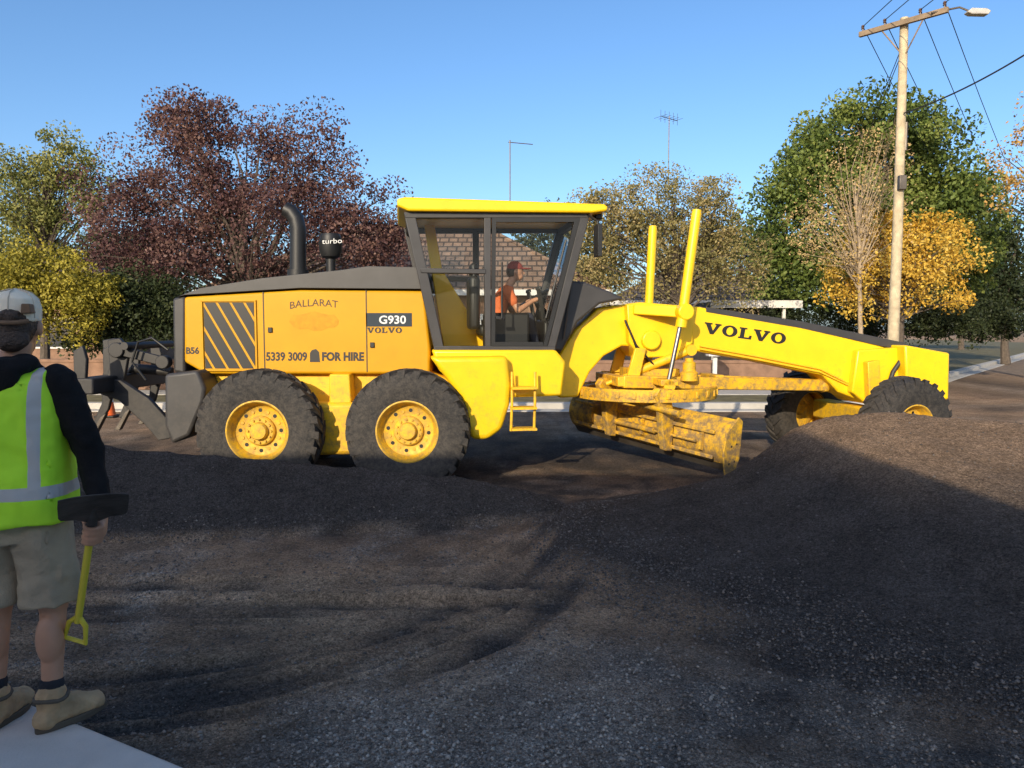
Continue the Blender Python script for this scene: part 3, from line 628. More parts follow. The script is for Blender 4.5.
HAIR=pm('dark_hair',(.075,.045,.028),.6,var=.4,scale=60,bump=.6,bscale=120)
CAPM=pm('faded_cap_cloth',(.95,.80,.58),.9,var=.2,scale=9,bump=.2,bscale=200)
SEAM=pm('cap_seam',(.60,.48,.34),.9,var=.2)
HOODM=pm('black_fleece',(.014,.013,.013),.95,var=.3,scale=10,bump=.25,bscale=150,spec=.2)
SHORT=pm('khaki_cotton',(.42,.33,.22),.95,var=.2,scale=8,bump=.25,bscale=160,spec=.2)
BOOT=pm('tan_suede',(.48,.31,.16),.9,var=.3,scale=14,bump=.3,bscale=90)
SOLE=pm('boot_sole',(.10,.075,.05),.8,var=.3)
def vestmat():
    m=pm('hivis_vest',(.54,.95,.03),.75,var=.1,scale=7,bump=.1,bscale=220); t=m.node_tree; N=t.nodes; L=t.links; P=N['Principled BSDF']
    tc=N.new('ShaderNodeTexCoord'); sp=N.new('ShaderNodeSeparateXYZ'); L.new(tc.outputs['Object'],sp.inputs[0])
    def band(sock,c,w):
        a=N.new('ShaderNodeMath'); a.operation='SUBTRACT'; L.new(sock,a.inputs[0]); a.inputs[1].default_value=c
        b=N.new('ShaderNodeMath'); b.operation='ABSOLUTE'; L.new(a.outputs[0],b.inputs[0])
        d=N.new('ShaderNodeMath'); d.operation='LESS_THAN'; L.new(b.outputs[0],d.inputs[0]); d.inputs[1].default_value=w; return d.outputs[0]
    ab=N.new('ShaderNodeMath'); ab.operation='ABSOLUTE'; L.new(sp.outputs['X'],ab.inputs[0])
    s1=band(sp.outputs['Z'],1.005,.025); s2=band(ab.outputs[0],.142,.02)
    s3=N.new('ShaderNodeMath'); s3.operation='GREATER_THAN'; L.new(sp.outputs['Z'],s3.inputs[0]); s3.inputs[1].default_value=1.0
    s4=N.new('ShaderNodeMath'); s4.operation='MULTIPLY'; L.new(s2,s4.inputs[0]); L.new(s3.outputs[0],s4.inputs[1])
    mx=N.new('ShaderNodeMath'); mx.operation='MAXIMUM'; L.new(s1,mx.inputs[0]); L.new(s4.outputs[0],mx.inputs[1])
    old=P.inputs['Base Color'].links[0].from_socket
    mm=N.new('ShaderNodeMixRGB'); mm.inputs[2].default_value=(.52,.49,.44,1); L.new(mx.outputs[0],mm.inputs[0]); L.new(old,mm.inputs[1]); L.new(mm.outputs[0],P.inputs['Base Color'])
    return m
PL=V((-2.02,3.1,.15)); PA=math.radians(6); PM=Matrix.Translation(PL)@Matrix.Rotation(PA,4,'Z'); PI_=PM.inverted()
person=empty('person',PL,PA,'person in lime high visibility vest and pale cap holding a shovel, seen from behind','person')
SG=at(76,634,3.12); SN=at(93,517,3.0); SA=(SN-SG).normalized()
shov=empty('shovel',SG,0,'yellow handled shovel held blade up by the person in the lime vest','shovel')
YH=pm('yellow_fibreglass',(.68,.54,.04),.45,var=.15); BLADE=pm('shovel_steel',(.085,.072,.062),.6,.0,var=.6,scale=10,bump=.15,spec=.3)
sl=lambda p:V(p)-SG
m=MB(); m.path([sl(SG+SA*.06),sl(SN)],.0145,14); m.build('shaft',YH,shov)
sd_=SA.cross(V((0,1,0))).normalized()
m=MB(); g0=SG-SA*.03
m.path([sl(SG+SA*.09),sl(SG+SA*.05+sd_*.035),sl(g0+sd_*.045),sl(g0-sd_*.045),sl(SG+SA*.05-sd_*.035),sl(SG+SA*.09)],.011,10); m.build('grip',YH,shov)
bd=V((.42,-.72,.50)).normalized(); bs=V((.86,.5,0)); bs=(bs-bd*bs.dot(bd)).normalized(); bu=bs.cross(bd)
m=MB(); rows=[]
prof_b=[(-.02,.02),(.02,.06),(.05,.11),(.08,.118),(.2,.118),(.275,.115)]
for thick in (0,-.003):
    for d_,hw in prof_b:
        for k in range(9):
            s_=-1+k/4.; rows.append(sl(SN+bd*d_+bs*hw*s_+bu*(.010*abs(s_)**2.5*(1 if d_>.03 else .3)+thick+.01)))
n=9; r=len(prof_b); fs=[]
for i in range(r-1):
    for k in range(n-1):
        a=i*n+k; fs.append((a,a+1,a+n+1,a+n)); b=r*n+a; fs.append((b,b+n,b+n+1,b+1))
for i in range(r-1):
    for k in (0,n-1): a=i*n+k; fs.append((a,a+n,a+n+r*n,a+r*n))
for k in range(n-1):
    for i in (0,r-1): a=i*n+k; fs.append((a,a+1,a+1+r*n,a+r*n))
m.add(rows,fs); m.path([sl(SN-SA*.05),sl(SN),sl(SN+bd*.1)],[.019,.02,.012],12); m.build('blade',BLADE,shov)
S=PI_@(SN-SA*.075); a_=(PI_.to_3x3()@SA).normalized(); pd=V((.72,.62,.1)); pd=(pd-a_*pd.dot(a_)).normalized(); qd=a_.cross(pd)
if qd.dot(V((1,-1,0)))<0: qd=-qd
def hp(ang,off,r): a=math.radians(ang); return S+a_*off+(pd*math.cos(a)+qd*math.sin(a))*r
def hand_grip(B):
    for o_ in (-.03,-.01,.012,.032): B.cap(hp(-20,o_,.033),hp(25,o_,.034),.016,.015)
    for o_,e in ((.034,190),(.011,215),(-.012,210),(-.034,180)):
        ks=[25,75,125,170,e]; 
        for i in range(4): B.cap(hp(ks[i],o_,.028),hp(ks[i+1],o_,.027),.0105-.0007*i,.0105-.0007*(i+1))
    ks=[(-20,.03),(-65,.05),(-115,.055),(-150,.05)]
    for i in range(3): B.cap(hp(ks[i][0],ks[i][1],.032),hp(ks[i+1][0],ks[i+1][1],.029),.0135-.001*i,.0125-.001*i)
wrist=S+pd*.05+V((-.01,.01,.08)); elb=V((.292,-.01,1.15)); sh=V((.18,-.01,1.43))
lw=V((-.26,.08,.86)); le=V((-.29,-.05,1.13)); ls=V((-.18,-.01,1.43))
B=Blob()
B.ell((HX,.015,1.665),(.074,.096,.115)).ell((HX,.05,1.595),(.052,.055,.058)).ell((HX,.118,1.64),(.013,.019,.022)).ell((HX,.105,1.598),(.025,.014,.012))
for s in (-1,1): B.ell((HX+s*.08,.0,1.65),(.013,.024,.034)).ell((HX+s*.03,.095,1.672),(.018,.014,.012))
B.cap((0,-.015,1.44),(HX,.0,1.58),.06,.056)
B.loft([(0,0,.86,.14,.09),(0,0,.95,.145,.095),(0,0,1.08,.13,.085),(0,0,1.28,.15,.09),(0,0,1.4,.155,.08),(0,0,1.47,.085,.055)])
for (s_,e_,w_,) in ((sh,elb,wrist),(ls,le,lw)): B.cap(s_,e_,.052,.042).cap(e_,w_,.04,.028)
B.cap(wrist,hp(0,0,.036),.027,.026); hand_grip(B)
pal=lw+V((0,.01,-.08)); B.cap(lw,pal,.026,.03)
for k,(o_,l_) in enumerate(((.03,.07),(.01,.08),(-.01,.075),(-.03,.06))):
    p=pal+V((0,o_,-.01)); q=p+V((.012,.004,-l_*.5)); B.cap(p,q,.0105,.0095).cap(q,q+V((.022,.0,-l_*.45)),.0095,.008)
B.cap(lw+V((.005,.02,-.03)),pal+V((.02,.05,-.0)),.012,.01)
legs=((V((.095,0,.9)),V((.112,.02,.5)),V((.115,-.035,.1))),(V((-.095,0,.9)),V((-.115,.04,.5)),V((-.125,.0,.1))))
for hp_,kn,an in legs:
    B.cap(hp_,kn,.085,.056); B.cap(kn,an,.052,.036); mid=kn.lerp(an,.32)+V((0,-.026,0)); B.ell(mid,(.053,.053,.11)); B.cap(an,an+V((.02,.13,-.05)),.036,.03)
B.build('body',SKIN,person,.006,5,turn=HT)
B=Blob()
B.ell((HX,-.012,1.675),(.08,.098,.105)).ell((HX,-.065,1.605),(.062,.045,.05)).ell((HX,-.097,1.70),(.036,.02,.024)); B.build('hair',HAIR,person,.007,2,.005,40,turn=HT)
B=Blob(); B.loft([(HX,.005,1.675,.086,.105),(HX,.005,1.73,.088,.106),(HX,.0,1.765,.079,.095),(HX,.002,1.789,.058,.07),(HX,0,1.802,.02,.02)],e=2.1).ell((HX,0,1.804),(.009,.009,.006))
cap=B.build('cap',CAPM,person,.006,2,.004,16,turn=HT)
B=Blob(); B.ell((HX,.13,1.69),(.062,.07,.011)); B.build('brim',CAPM,cap,.006,2,turn=HT)
PATCH=pm('brown_patch',(.20,.115,.06),.8)
o=MB().path([(HX+.062,-.085,1.678),(HX+.035,-.108,1.672),(HX,-.116,1.670),(HX-.035,-.108,1.672),(HX-.062,-.085,1.678)],.009,8).build('strap',PATCH,cap); headturn(o.data,HT)
for k in range(6):
    a=math.pi/6+k*math.pi/3; o=MB().path([(HX+math.cos(a)*r_*.092,.003+math.sin(a)*r_*.110,z_) for r_,z_ in ((.96,1.69),(.975,1.73),(.88,1.768),(.62,1.793),(.2,1.806))],.0025,5).build('seam',SEAM,cap); headturn(o.data,HT)
o=MB().prism([(HX+.042,1.705),(HX+.08,1.708),(HX+.074,1.745),(HX+.046,1.745)],-.108,-.04).build('patch',PATCH,cap,bevel=.004); headturn(o.data,HT)
EYE=pm('eye',(.5,.5,.5),.3)
for s in (-1,1):
    m=MB(); m.lathe([(0,.012),(.008,.009),(.012,0)],(HX+s*.03,.1,1.672),(0,1,0),12); o=m.build('eye',EYE,person); headturn(o.data,HT)
B=Blob()
B.loft([(0,0,.88,.16,.115),(0,0,.95,.16,.117),(0,0,1.1,.158,.11),(0,0,1.28,.17,.112),(0,0,1.4,.17,.095),(0,-.005,1.49,.12,.085),(0,-.01,1.52,.08,.07)])
for (s_,e_,w_) in ((sh,elb,wrist),(ls,le,lw)): B.cap(s_,e_,.074,.060).cap(e_,w_+(e_-w_).normalized()*.03,.058,.044)
B.ell((0,-.085,1.49),(.115,.062,.05)).ell((0,-.12,1.46),(.095,.055,.07)).ell((.07,-.04,1.51),(.05,.07,.035)).ell((-.07,-.04,1.51),(.05,.07,.035))
B.build('hoodie',HOODM,person,.009,2,.011,13)
B=Blob()
B.loft([(0,-.005,.875,.218,.176),(0,-.005,.98,.215,.173),(0,-.005,1.1,.21,.164),(0,-.005,1.28,.208,.158),(0,-.008,1.38,.196,.142),(0,-.008,1.44,.18,.122),(0,-.01,1.475,.145,.088)],e=2.7)
for s in (-1,1): B.ell((s*.13,-.005,1.455),(.058,.095,.034))
B.build('vest',vestmat(),person,.008,1,.009,10,fold=6)
B=Blob()
B.loft([(0,0,.8,.186,.14),(0,0,.9,.189,.145),(0,0,.97,.17,.125)])
for hp_,kn,an in legs:
    k2=hp_.lerp(kn,.92); B.loft([(k2.x,k2.y-.01,k2.z-.01,.104,.107),(k2.x*.98,k2.y,.66,.106,.112),(hp_.x,0,.78,.103,.132),(hp_.x,0,.86,.094,.135)],e=2.2)
    B.ell((hp_.x*1.95,-.01,.66),(.022,.07,.075))
B.build('shorts',SHORT,person,.008,1,.010,12,fold=8)
SOCK=pm('dark_sock',(.02,.02,.024),.95,var=.3,bump=.3,bscale=200)
for hp_,kn,an in legs:
    B=Blob(); B.cap(an+V((0,0,-.02)),an.lerp(kn,.2),.043,.047); so=B.build('sock',SOCK,person,.006,2,.003,25)
    f=V((.62 if an.x>0 else .1,.8,0)).normalized(); sx_=V((f.y,-f.x,0)); h0_=V((an.x,an.y,0))
    B=Blob(); B.cap(an+V((0,0,-.02)),an+V((0,0,.035)),.05,.058); B.ell(h0_+f*-.025+V((0,0,.05)),(.045,.055,.045))
    B.cap(h0_+f*.0+V((0,0,.06)),h0_+f*.15+V((0,0,.045)),.05,.046); B.ell(h0_+f*.165+V((0,0,.045)),(.054,.056,.04)); B.cap(an+V((0,0,.0)),h0_+f*.12+V((0,0,.06)),.048,.045)
    bo=B.build('boot',BOOT,person,.006,2,.007,22)
    m=MB(); pts=[]
    for k in range(28):
        a=2*math.pi*k/28; l_=math.cos(a); w_=math.sin(a); pts.append(h0_+f*(.08+.15*l_)+sx_*((.054 if l_>-.2 else .046)*w_*(1-.12*(l_>.6))))
    vs=[(p.x,p.y,.0) for p in pts]+[(p.x,p.y,.028) for p in pts]; nn=28
    m.add(vs,[list(range(nn-1,-1,-1)),list(range(nn,2*nn))]+[(i,(i+1)%nn,nn+(i+1)%nn,nn+i) for i in range(nn)]); m.build('sole',SOLE,bo,bevel=.004)
    o=MB().path([an+V((.06*math.cos(t),.06*math.sin(t),.034+.004*math.sin(3*t))) for t in [k*math.pi/8 for k in range(17)]],.009,7).build('collar',SOLE,bo)
    q=an+f*.045; pts=[]
    for k in range(4):
        c_=V((q.x,q.y,.12-.014*k))+f*(.012*k+.002); row=[c_-sx_*.03,c_+f*.012,c_+sx_*.03]; pts+=row if k%2==0 else row[::-1]
    MB().path(pts,.0035,6).build('lace',SOLE,bo)
# operator leaning forward over the controls
OPM=RM@YW@Matrix.Translation((sx-.08,-.02,fz+.36)); OPL=OPM.translation
oper=empty('person',OPL,YAW,'person in orange shirt and red cap leaning over the controls inside the cab','person')
ORG=pm('orange_shirt',(.70,.16,.045),.85,var=.15); REDC=pm('red_cap',(.28,.05,.04),.85); TRO=pm('navy_trousers',(.025,.03,.05),.9)
B=Blob(); hx=.27; hz=.66
B.ell((hx,0,hz),(.095,.073,.112)).ell((hx+.045,0,hz-.06),(.055,.052,.055)).ell((hx+.105,0,hz-.02),(.02,.013,.02)).cap((.17,0,.46),(.24,0,hz-.09),.056,.052)
for s in (-1,1): B.ell((hx-.01,s*.075,hz-.015),(.02,.01,.03))
B.loft([(-.02,0,0,.12,.17),(.05,0,.2,.11,.15),(.13,0,.37,.11,.175),(.17,0,.47,.06,.1)])
for s in (-1,1):
    s0=V((.14,s*.2,.42)); e0_=V((.27,s*.27,.17)); w0_=V((.46,s*.17,.29)); B.cap(s0,e0_,.048,.04).cap(e0_,w0_,.038,.028)
    B.cap(w0_,w0_+V((.05,-s*.0,.02)),.03,.03)
    for k in range(4):
        p=w0_+V((.07,s*(.03-.02*k),.025)); q=p+V((.035,0,.0)); B.cap(p,q,.01,.0095).cap(q,q+V((.005,0,-.035)),.0095,.008)
    B.cap(w0_+V((.02,-s*.02,.02)),w0_+V((.07,-s*.05,.035)),.012,.01)
    B.cap((.02,s*.1,.05),(.42,s*.13,.08),.085,.06); B.cap((.42,s*.13,.08),(.5,s*.13,-.3),.055,.04); B.cap((.5,s*.13,-.31),(.64,s*.13,-.33),.04,.035)
B.build('body',SKIN,oper,.009,3)
B=Blob(); B.loft([(-.02,0,.0,.135,.185),(.05,0,.2,.128,.17),(.13,0,.37,.125,.19),(.17,0,.47,.075,.11)])
for s in (-1,1): B.cap((.14,s*.2,.42),(.21,s*.245,.28),.064,.06)
B.build('shirt',ORG,oper,.01,3,.006)
B=Blob(); B.loft([(-.02,0,-.03,.13,.18),(-.02,0,.06,.135,.185)])
for s in (-1,1): B.cap((.0,s*.1,.05),(.42,s*.13,.08),.095,.072).cap((.42,s*.13,.08),(.5,s*.13,-.25),.07,.058)
B.build('trousers',TRO,oper,.01,3,.006)
B=Blob(); B.loft([(hx-.005,0,hz+.025,.104,.083),(hx-.005,0,hz+.08,.095,.078),(hx-.005,0,hz+.122,.05,.045),(hx-.005,0,hz+.127,.01,.01)],e=2.05).ell((hx+.13,0,hz+.035),(.08,.065,.012)); B.build('cap',REDC,oper,.008,2)
B=Blob(); B.ell((hx-.03,0,hz),(.085,.078,.09)); B.build('hair',HAIR,oper,.008,2)
# ------------------------------------------------------------------ vegetation
def leafobj(name,mat,parent,P,size,tint,out=None):
    n=len(P); a=rng.normal(size=(n,3)); a/=np.linalg.norm(a,axis=1)[:,None]; b=rng.normal(size=(n,3)); b=np.cross(a,b); b/=np.linalg.norm(b,axis=1)[:,None]
    s=(size*rng.uniform(.6,1.35,n))[:,None]
    co=np.stack([P-a*s*.5,P+b*s*.3+a*s*.05,P+a*s*.5,P-b*s*.3+a*s*.05],1).reshape(-1,3)
    me=bpy.data.meshes.new(name); me.vertices.add(len(co)); me.vertices.foreach_set('co',co.ravel())
    me.loops.add(4*n); me.loops.foreach_set('vertex_index',np.arange(4*n,dtype=np.int32)); me.polygons.add(n); me.polygons.foreach_set('loop_start',np.arange(0,4*n,4,dtype=np.int32)); me.update(calc_edges=True)
    at_=me.attributes.new('tint','FLOAT','FACE'); at_.data.foreach_set('value',np.clip(tint,0,1).astype(np.float32))
    return link(name,me,mat,parent)
def tree(name,label,cat,Y,ells,nleaf,leaf,cols,bx,tr=.16,nclump=80,clr=.35,droop=1.,group=None,twigs=True,trunk=True,shell=.45,bark=BARK,depth=.85,out=1.1):
    base=at(bx,380,Y); base=V((base.x,Y,.1))
    root=empty(name,base,0,label,cat,group)
    E=[]
    for cx,cy,rx,ry in ells: c=at(cx,cy,Y); E.append((np.array(c-base),rx*Y/F,ry*Y/F))
    w=np.array([e[1]*e[2] for e in E]); w/=w.sum()
    cl=[]
    for k in range(nclump):
        e=E[rng.choice(len(E),p=w)]; d=rng.normal(size=3); d/=np.linalg.norm(d); r=shell+(1-shell)*rng.uniform(0,1)**.7
        r*=rng.uniform(.8,out)
        cl.append(e[0]+d*np.array([e[1],e[1]*depth,e[2]])*r)
    cl=np.array(cl); cl[:,2]=np.maximum(cl[:,2],.15)
    idx=rng.integers(0,nclump,nleaf); sg=clr*rng.uniform(.45,1.3,nclump)
    nv=rng.normal(size=(nleaf,3)); ln=np.linalg.norm(nv,axis=1)[:,None]; nv*=np.minimum(1,1.75/ln)
    off=nv*sg[idx][:,None]*np.array([1,1,.75*droop])
    if droop>1: off[:,2]-=np.abs(off[:,2])*.5
    P=cl[idx]+off; P[:,2]=np.maximum(P[:,2],.05)
    ct=rng.uniform(0,1,nclump)
    leafobj('crown',leafmat(name+'_leaf',cols),root,P,leaf,ct[idx]*.55+rng.uniform(0,1,nleaf)*.5)
    if trunk:
        m=MB(); zc=np.average([e[0][2] for e in E],weights=w); zb=min(e[0][2]-e[2] for e in E); xc=np.average([e[0][0] for e in E],weights=w)
        zt=max(zc,1.); pts=[V((0,0,-.1)),V((xc*.2,.05,max(zb,.4)*.6)),V((xc*.5,-.05,zt*.75)),V((xc*.9,0,zt*1.15))]
        m.path(pts,[tr*1.2,tr*.9,tr*.65,tr*.3],9)
        for k in range(min(nclump,90) if twigs else 12):
            c=V(cl[k]); f=random.uniform(.35,.95); p=pts[1].lerp(pts[3],f*min(1,max(.15,(c.z*.6)/max(zt,.1)))); md=p.lerp(c,.5)+V((random.uniform(-.2,.2),random.uniform(-.2,.2),random.uniform(0,.35)))
            m.path([p,md,c],[tr*.28,tr*.14,tr*.05],5,cap=False)
        m.build('trunk',bark,root)
    return root
tree('plum_tree','big purple leaved tree spreading behind the engine hood','tree',20,[(245,180,105,65),(165,205,72,55),(330,205,58,55),(215,118,48,30),(300,140,45,32),(250,245,140,50),(370,235,38,45),(125,255,50,50),(180,130,30,28),(180,280,80,45),(390,255,25,30)],80000,.082,[(.040,.018,.020),(.09,.042,.042),(.145,.077,.067),(.225,.13,.098)],255,.2,320,.36,shell=.25,out=1.2)
tree('birch_tree','thin pale green tree at far left behind the person','tree',24,[(60,160,34,34),(25,200,46,44),(85,195,32,36)],17000,.10,[(.09,.11,.03),(.2,.21,.06),(.33,.31,.10)],45,.13,90,.34,out=1.15)
tree('shrub','rounded yellow green shrub behind the person in the vest','shrub',17,[(48,283,50,42),(15,300,40,40),(88,300,34,40)],26000,.075,[(.15,.14,.022),(.30,.26,.035),(.45,.37,.055)],50,.08,120,.25,trunk=False,shell=.3)
tree('hedge','dark green hedge between the yellow shrub and the engine hood','hedge',18,[(130,310,50,42),(170,320,34,40),(105,322,45,40)],22000,.085,[(.014,.022,.009),(.04,.055,.02),(.075,.09,.035)],130,.06,110,.26,trunk=False,shell=.2)
tree('willow_tree','loose drooping olive tree behind the lift cylinders','tree',25,[(655,205,72,34),(600,215,36,32),(712,225,42,50),(665,255,75,45),(735,260,35,45),(600,260,30,35)],38000,.088,[(.09,.088,.03),(.19,.17,.06),(.31,.255,.105),(.40,.30,.14)],690,.17,240,.30,droop=2.0,out=1.15)
tree('evergreen_tree','tall dense green tree on the right behind the power pole','tree',31,[(870,180,92,74),(798,225,52,78),(935,205,60,80),(885,120,56,26),(830,150,44,34),(860,270,110,48),(965,250,38,55)],95000,.17,[(.03,.048,.012),(.08,.12,.026),(.15,.195,.042),(.24,.27,.07)],870,.3,340,.52,shell=.25,out=1.15)
tree('maple_tree','golden yellow autumn tree at the foot of the power pole','tree',24,[(930,250,46,38),(860,272,42,34),(905,285,78,28),(885,235,38,26)],18000,.098,[(.28,.15,.025),(.52,.30,.035),(.70,.46,.07),(.45,.35,.09)],900,.14,150,.27,shell=.3,out=1.3)
tree('bare_tree','half bare pale twiggy tree between the willow and the power pole','tree',23.3,[(850,190,42,58),(875,165,26,38),(818,225,30,40),(880,230,34,36),(845,245,40,30)],5200,.07,[(.34,.24,.11),(.48,.34,.15),(.60,.43,.20)],862,.075,120,.30,bark=pm('pale_bark',(.36,.28,.19),.9,var=.3),out=1.3)
tree('cypress_tree','dark conifer at the right edge of the picture','tree',38,[(1005,250,26,55),(1015,300,42,38),(975,300,32,28)],15000,.16,[(.012,.02,.01),(.03,.045,.018),(.06,.072,.028)],1005,.2,80,.48,trunk=True,shell=.25)
tree('roadside_tree','sparse orange leaved branches reaching in at the upper right edge','tree',23,[(1055,150,50,40),(1040,190,40,25),(1075,120,45,45)],3600,.11,[(.35,.18,.05),(.5,.3,.09),(.4,.33,.11)],1085,.14,60,.35)
for i,(px,rx,ty,Yd,lb) in enumerate([(560,60,215,44,'distant grey green tree behind the roof of the brick house'),(740,60,220,50,'distant grey green tree behind the flat carport'),(20,70,240,42,'distant dark tree behind the pale green tree at far left'),(125,60,225,44,'distant dark tree behind the hedge left of the purple tree'),(960,70,270,60,'distant low tree beside the dark conifer')]):
    tree('distant_tree',lb,'tree',Yd,[(px,(ty+320)/2,rx,(320-ty)/2)],8000,.26,[(.03,.036,.018),(.07,.078,.035),(.12,.115,.05)],px,.2,80,.8)
for i,(px,rx,lb) in enumerate([(940,40,'low dark hedge under the golden tree'),(990,35,'low dark hedge at the right edge of the street'),(760,60,'low dark hedge under the flat carport'),(850,50,'low dark hedge left of the power pole')]):
    tree('low_hedge',lb,'hedge',25+i*1.5,[(px,322,rx,20)],6000,.1,[(.012,.018,.008),(.03,.042,.016),(.055,.065,.025)],px,.05,50,.25,trunk=False,shell=.2)
# ------------------------------------------------------------------ houses
BRICK=pm('brown_brick',(.24,.14,.09),.9,var=.3,scale=4,bump=.3,bscale=40)
CREAM=pm('cream_render',(.30,.25,.20),.85,var=.12)
WHITE=pm('white_trim',(.62,.60,.56),.6,var=.08)
PANE=pm('window_pane',(.03,.035,.045),.08,var=.1)
def tilemat(name,col):
    m=pm(name,col,.85,var=.35,scale=2.5); t=m.node_tree; N=t.nodes; L=t.links; P=N['Principled BSDF']
    tc=N.new('ShaderNodeTexCoord'); br=N.new('ShaderNodeTexBrick'); sp=N.new('ShaderNodeSeparateXYZ'); cb=N.new('ShaderNodeCombineXYZ')
    L.new(tc.outputs['Object'],sp.inputs[0]); L.new(sp.outputs['X'],cb.inputs[0]); L.new(sp.outputs['Z'],cb.inputs[1])
    L.new(cb.outputs[0],br.inputs['Vector']); br.inputs['Scale'].default_value=1; br.inputs['Brick Width'].default_value=.33; br.inputs['Row Height'].default_value=.2; br.inputs['Mortar Size'].default_value=.03
    br.inputs['Color1'].default_value=(1,1,1,1); br.inputs['Color2'].default_value=(.7,.7,.7,1); br.inputs['Mortar'].default_value=(.2,.2,.2,1)
    old=P.inputs['Base Color'].links[0].from_socket; mm=N.new('ShaderNodeMixRGB'); mm.blend_type='MULTIPLY'; mm.inputs[0].default_value=1; L.new(old,mm.inputs[1]); L.new(br.outputs[0],mm.inputs[2]); L.new(mm.outputs[0],P.inputs['Base Color'])
    return m
TILE=tilemat('brown_roof_tile',(.30,.19,.125)); TILE2=tilemat('grey_roof_tile',(.16,.13,.11))
def house(name,label,x0,x1,y0,y1,eave,ridge,wallm,roofm,hip=3.5,chim=None,wins=(),ov=.5):
    r=empty(name,((x0+x1)/2,y0,.1),0,label,'house'); o=V(((x0+x1)/2,y0,.1))
    MB().box(x0-o.x,x1-o.x,0,y1-y0,0,eave-.1).build('wall',wallm,r)
    a,b,c,d=x0-ov-o.x,x1+ov-o.x,-ov,y1-y0+ov; ym=(y1-y0)/2; z=eave-.1; zr=ridge-.1
    vs=[(a,c,z),(b,c,z),(b,d,z),(a,d,z),(a+hip,ym,zr),(b-hip,ym,zr)]
    rf=MB().add(vs,[(0,1,5,4),(1,2,5),(2,3,4,5),(3,0,4),(3,2,1,0)]).build('roof',roofm,r,smooth=False)
    m=MB(); 
    m.box(a-.04,b+.04,c-.06,c-.004,z-.12,z+.06); m.box(a-.06,a-.004,c-.06,d+.06,z-.121,z+.061); m.box(b+.004,b+.06,c-.06,d+.06,z-.121,z+.061); m.build('gutter',WHITE,r)
    m=MB(); m.path([(a+hip,ym,zr+.03),(b-hip,ym,zr+.03)],.09,6)
    for p,q in ((0,4),(1,5)): m.path([vs[p],V(vs[q])+V((0,0,.03))],.08,6)
    m.build('ridge_cap',roofm,rf)
    for wx,wz,ww,wh in wins:
        wx-=o.x; m=MB(); m.box(wx-ww/2,wx+ww/2,-.05,-.004,wz-wh/2,wz+wh/2); f=m.build('window',WHITE,r)
        for k in (-1,1): MB().box(wx+k*ww/4-ww/4+.06,wx+k*ww/4+ww/4-.06,-.056,-.052,wz-wh/2+.07,wz+wh/2-.07).build('pane',PANE,f)
    return r
house('brick_house','brown brick house with tiled hip roof behind the cab',-9.5,2.6,25,34,2.95,5.6,BRICK,TILE,4.2,None,[(-6,1.5,2.2,1.3),(-1,1.5,2.4,1.3),(1.3,1.4,1,1.2)])
house('brick_house','low house with grey tiled roof half hidden behind the willow',4.6,12,33,42,2.9,4.6,CREAM,TILE2,3.5,None,[(7,1.5,2.0,1.2)])
house('weatherboard_house','house with grey roof behind the hedge at far left',-25,-15.5,30,39,2.9,4.6,BRICK,TILE2,3.5,None,[(-18,1.5,2,1.2)])
house('brick_house','unseen brick house behind the camera, its hip roof shaped to shade the foreground',-14,1.1,-9.0,-3.0,2.9,5.85,BRICK,TILE,3.7,None,[(-9,1.5,2,1.3),(-4,1.5,2,1.3)])  # out of view, put here so its roof line shades the foreground
cp=empty('carport',at(775,300,27),0,'small flat roofed carport with white posts right of the willow','carport'); cb=cp.location.copy(); cp.location=(cb.x,27,.1)
MB().box(-2.2,.9,0,4,2.45,2.62).build('roof',CHAR,cp,bevel=.01); MB().box(-2.25,.95,-.06,-.004,2.4,2.66).build('fascia',WHITE,cp)
for px in (-2.1,.35): MB().box(px-.05,px+.05,.05,.15,0,2.45).build('post',WHITE,cp)
gw=MB().box(-16,-6.2,0,.25,0,.75).box(-16,-6.15,-.03,.28,.75,.83).build('garden_wall',BRICK); gw.location=(0,21,.12); tag(gw,'low brown brick garden wall behind the rear of the machine','wall')
gw=MB().box(2.0,9,0,.25,0,.7).box(2,9.05,-.03,.28,.7,.78).build('garden_wall',BRICK); gw.location=(0,21.5,.12); tag(gw,'low brown brick garden wall behind the front frame','wall')
lb=empty('letterbox',(at(715,350,20).x,20,.12),0,'white letterbox on a post behind the front frame','letterbox')
MB().box(-.05,.05,-.05,.05,0,.95).build('post',WHITE,lb); MB().prism([(-.2,.95),(.2,.95),(.2,1.2),(0,1.32),(-.2,1.2)],-.17,.17).build('box',WHITE,lb,bevel=.01)
ORC=pm('cone_orange',(.75,.13,.02),.5,var=.1)
def cone(p,label):
    r=empty('traffic_cone',p,0,label,'traffic cone',None)
    m=MB(); m.lathe([(.17,.03),(.14,.03),(.03,.7),(0,.71)],(0,0,0),(0,0,1),20); m.build('cone_body',ORC,r); MB().box(-.2,.2,-.2,.2,0,.035).build('base',BLK,r,bevel=.01)
    MB().lathe([(.098,.30),(.072,.46)],(0,0,0),(0,0,1),20).build('reflective_band',WDEC,r).scale=(1.05,1.05,1)
cone((at(108,400,15.6).x,15.6,0),'orange traffic cone on the road behind the ripper tines')
cone((at(590,350,16).x,16,0),'orange traffic cone seen under the front frame near the blade')
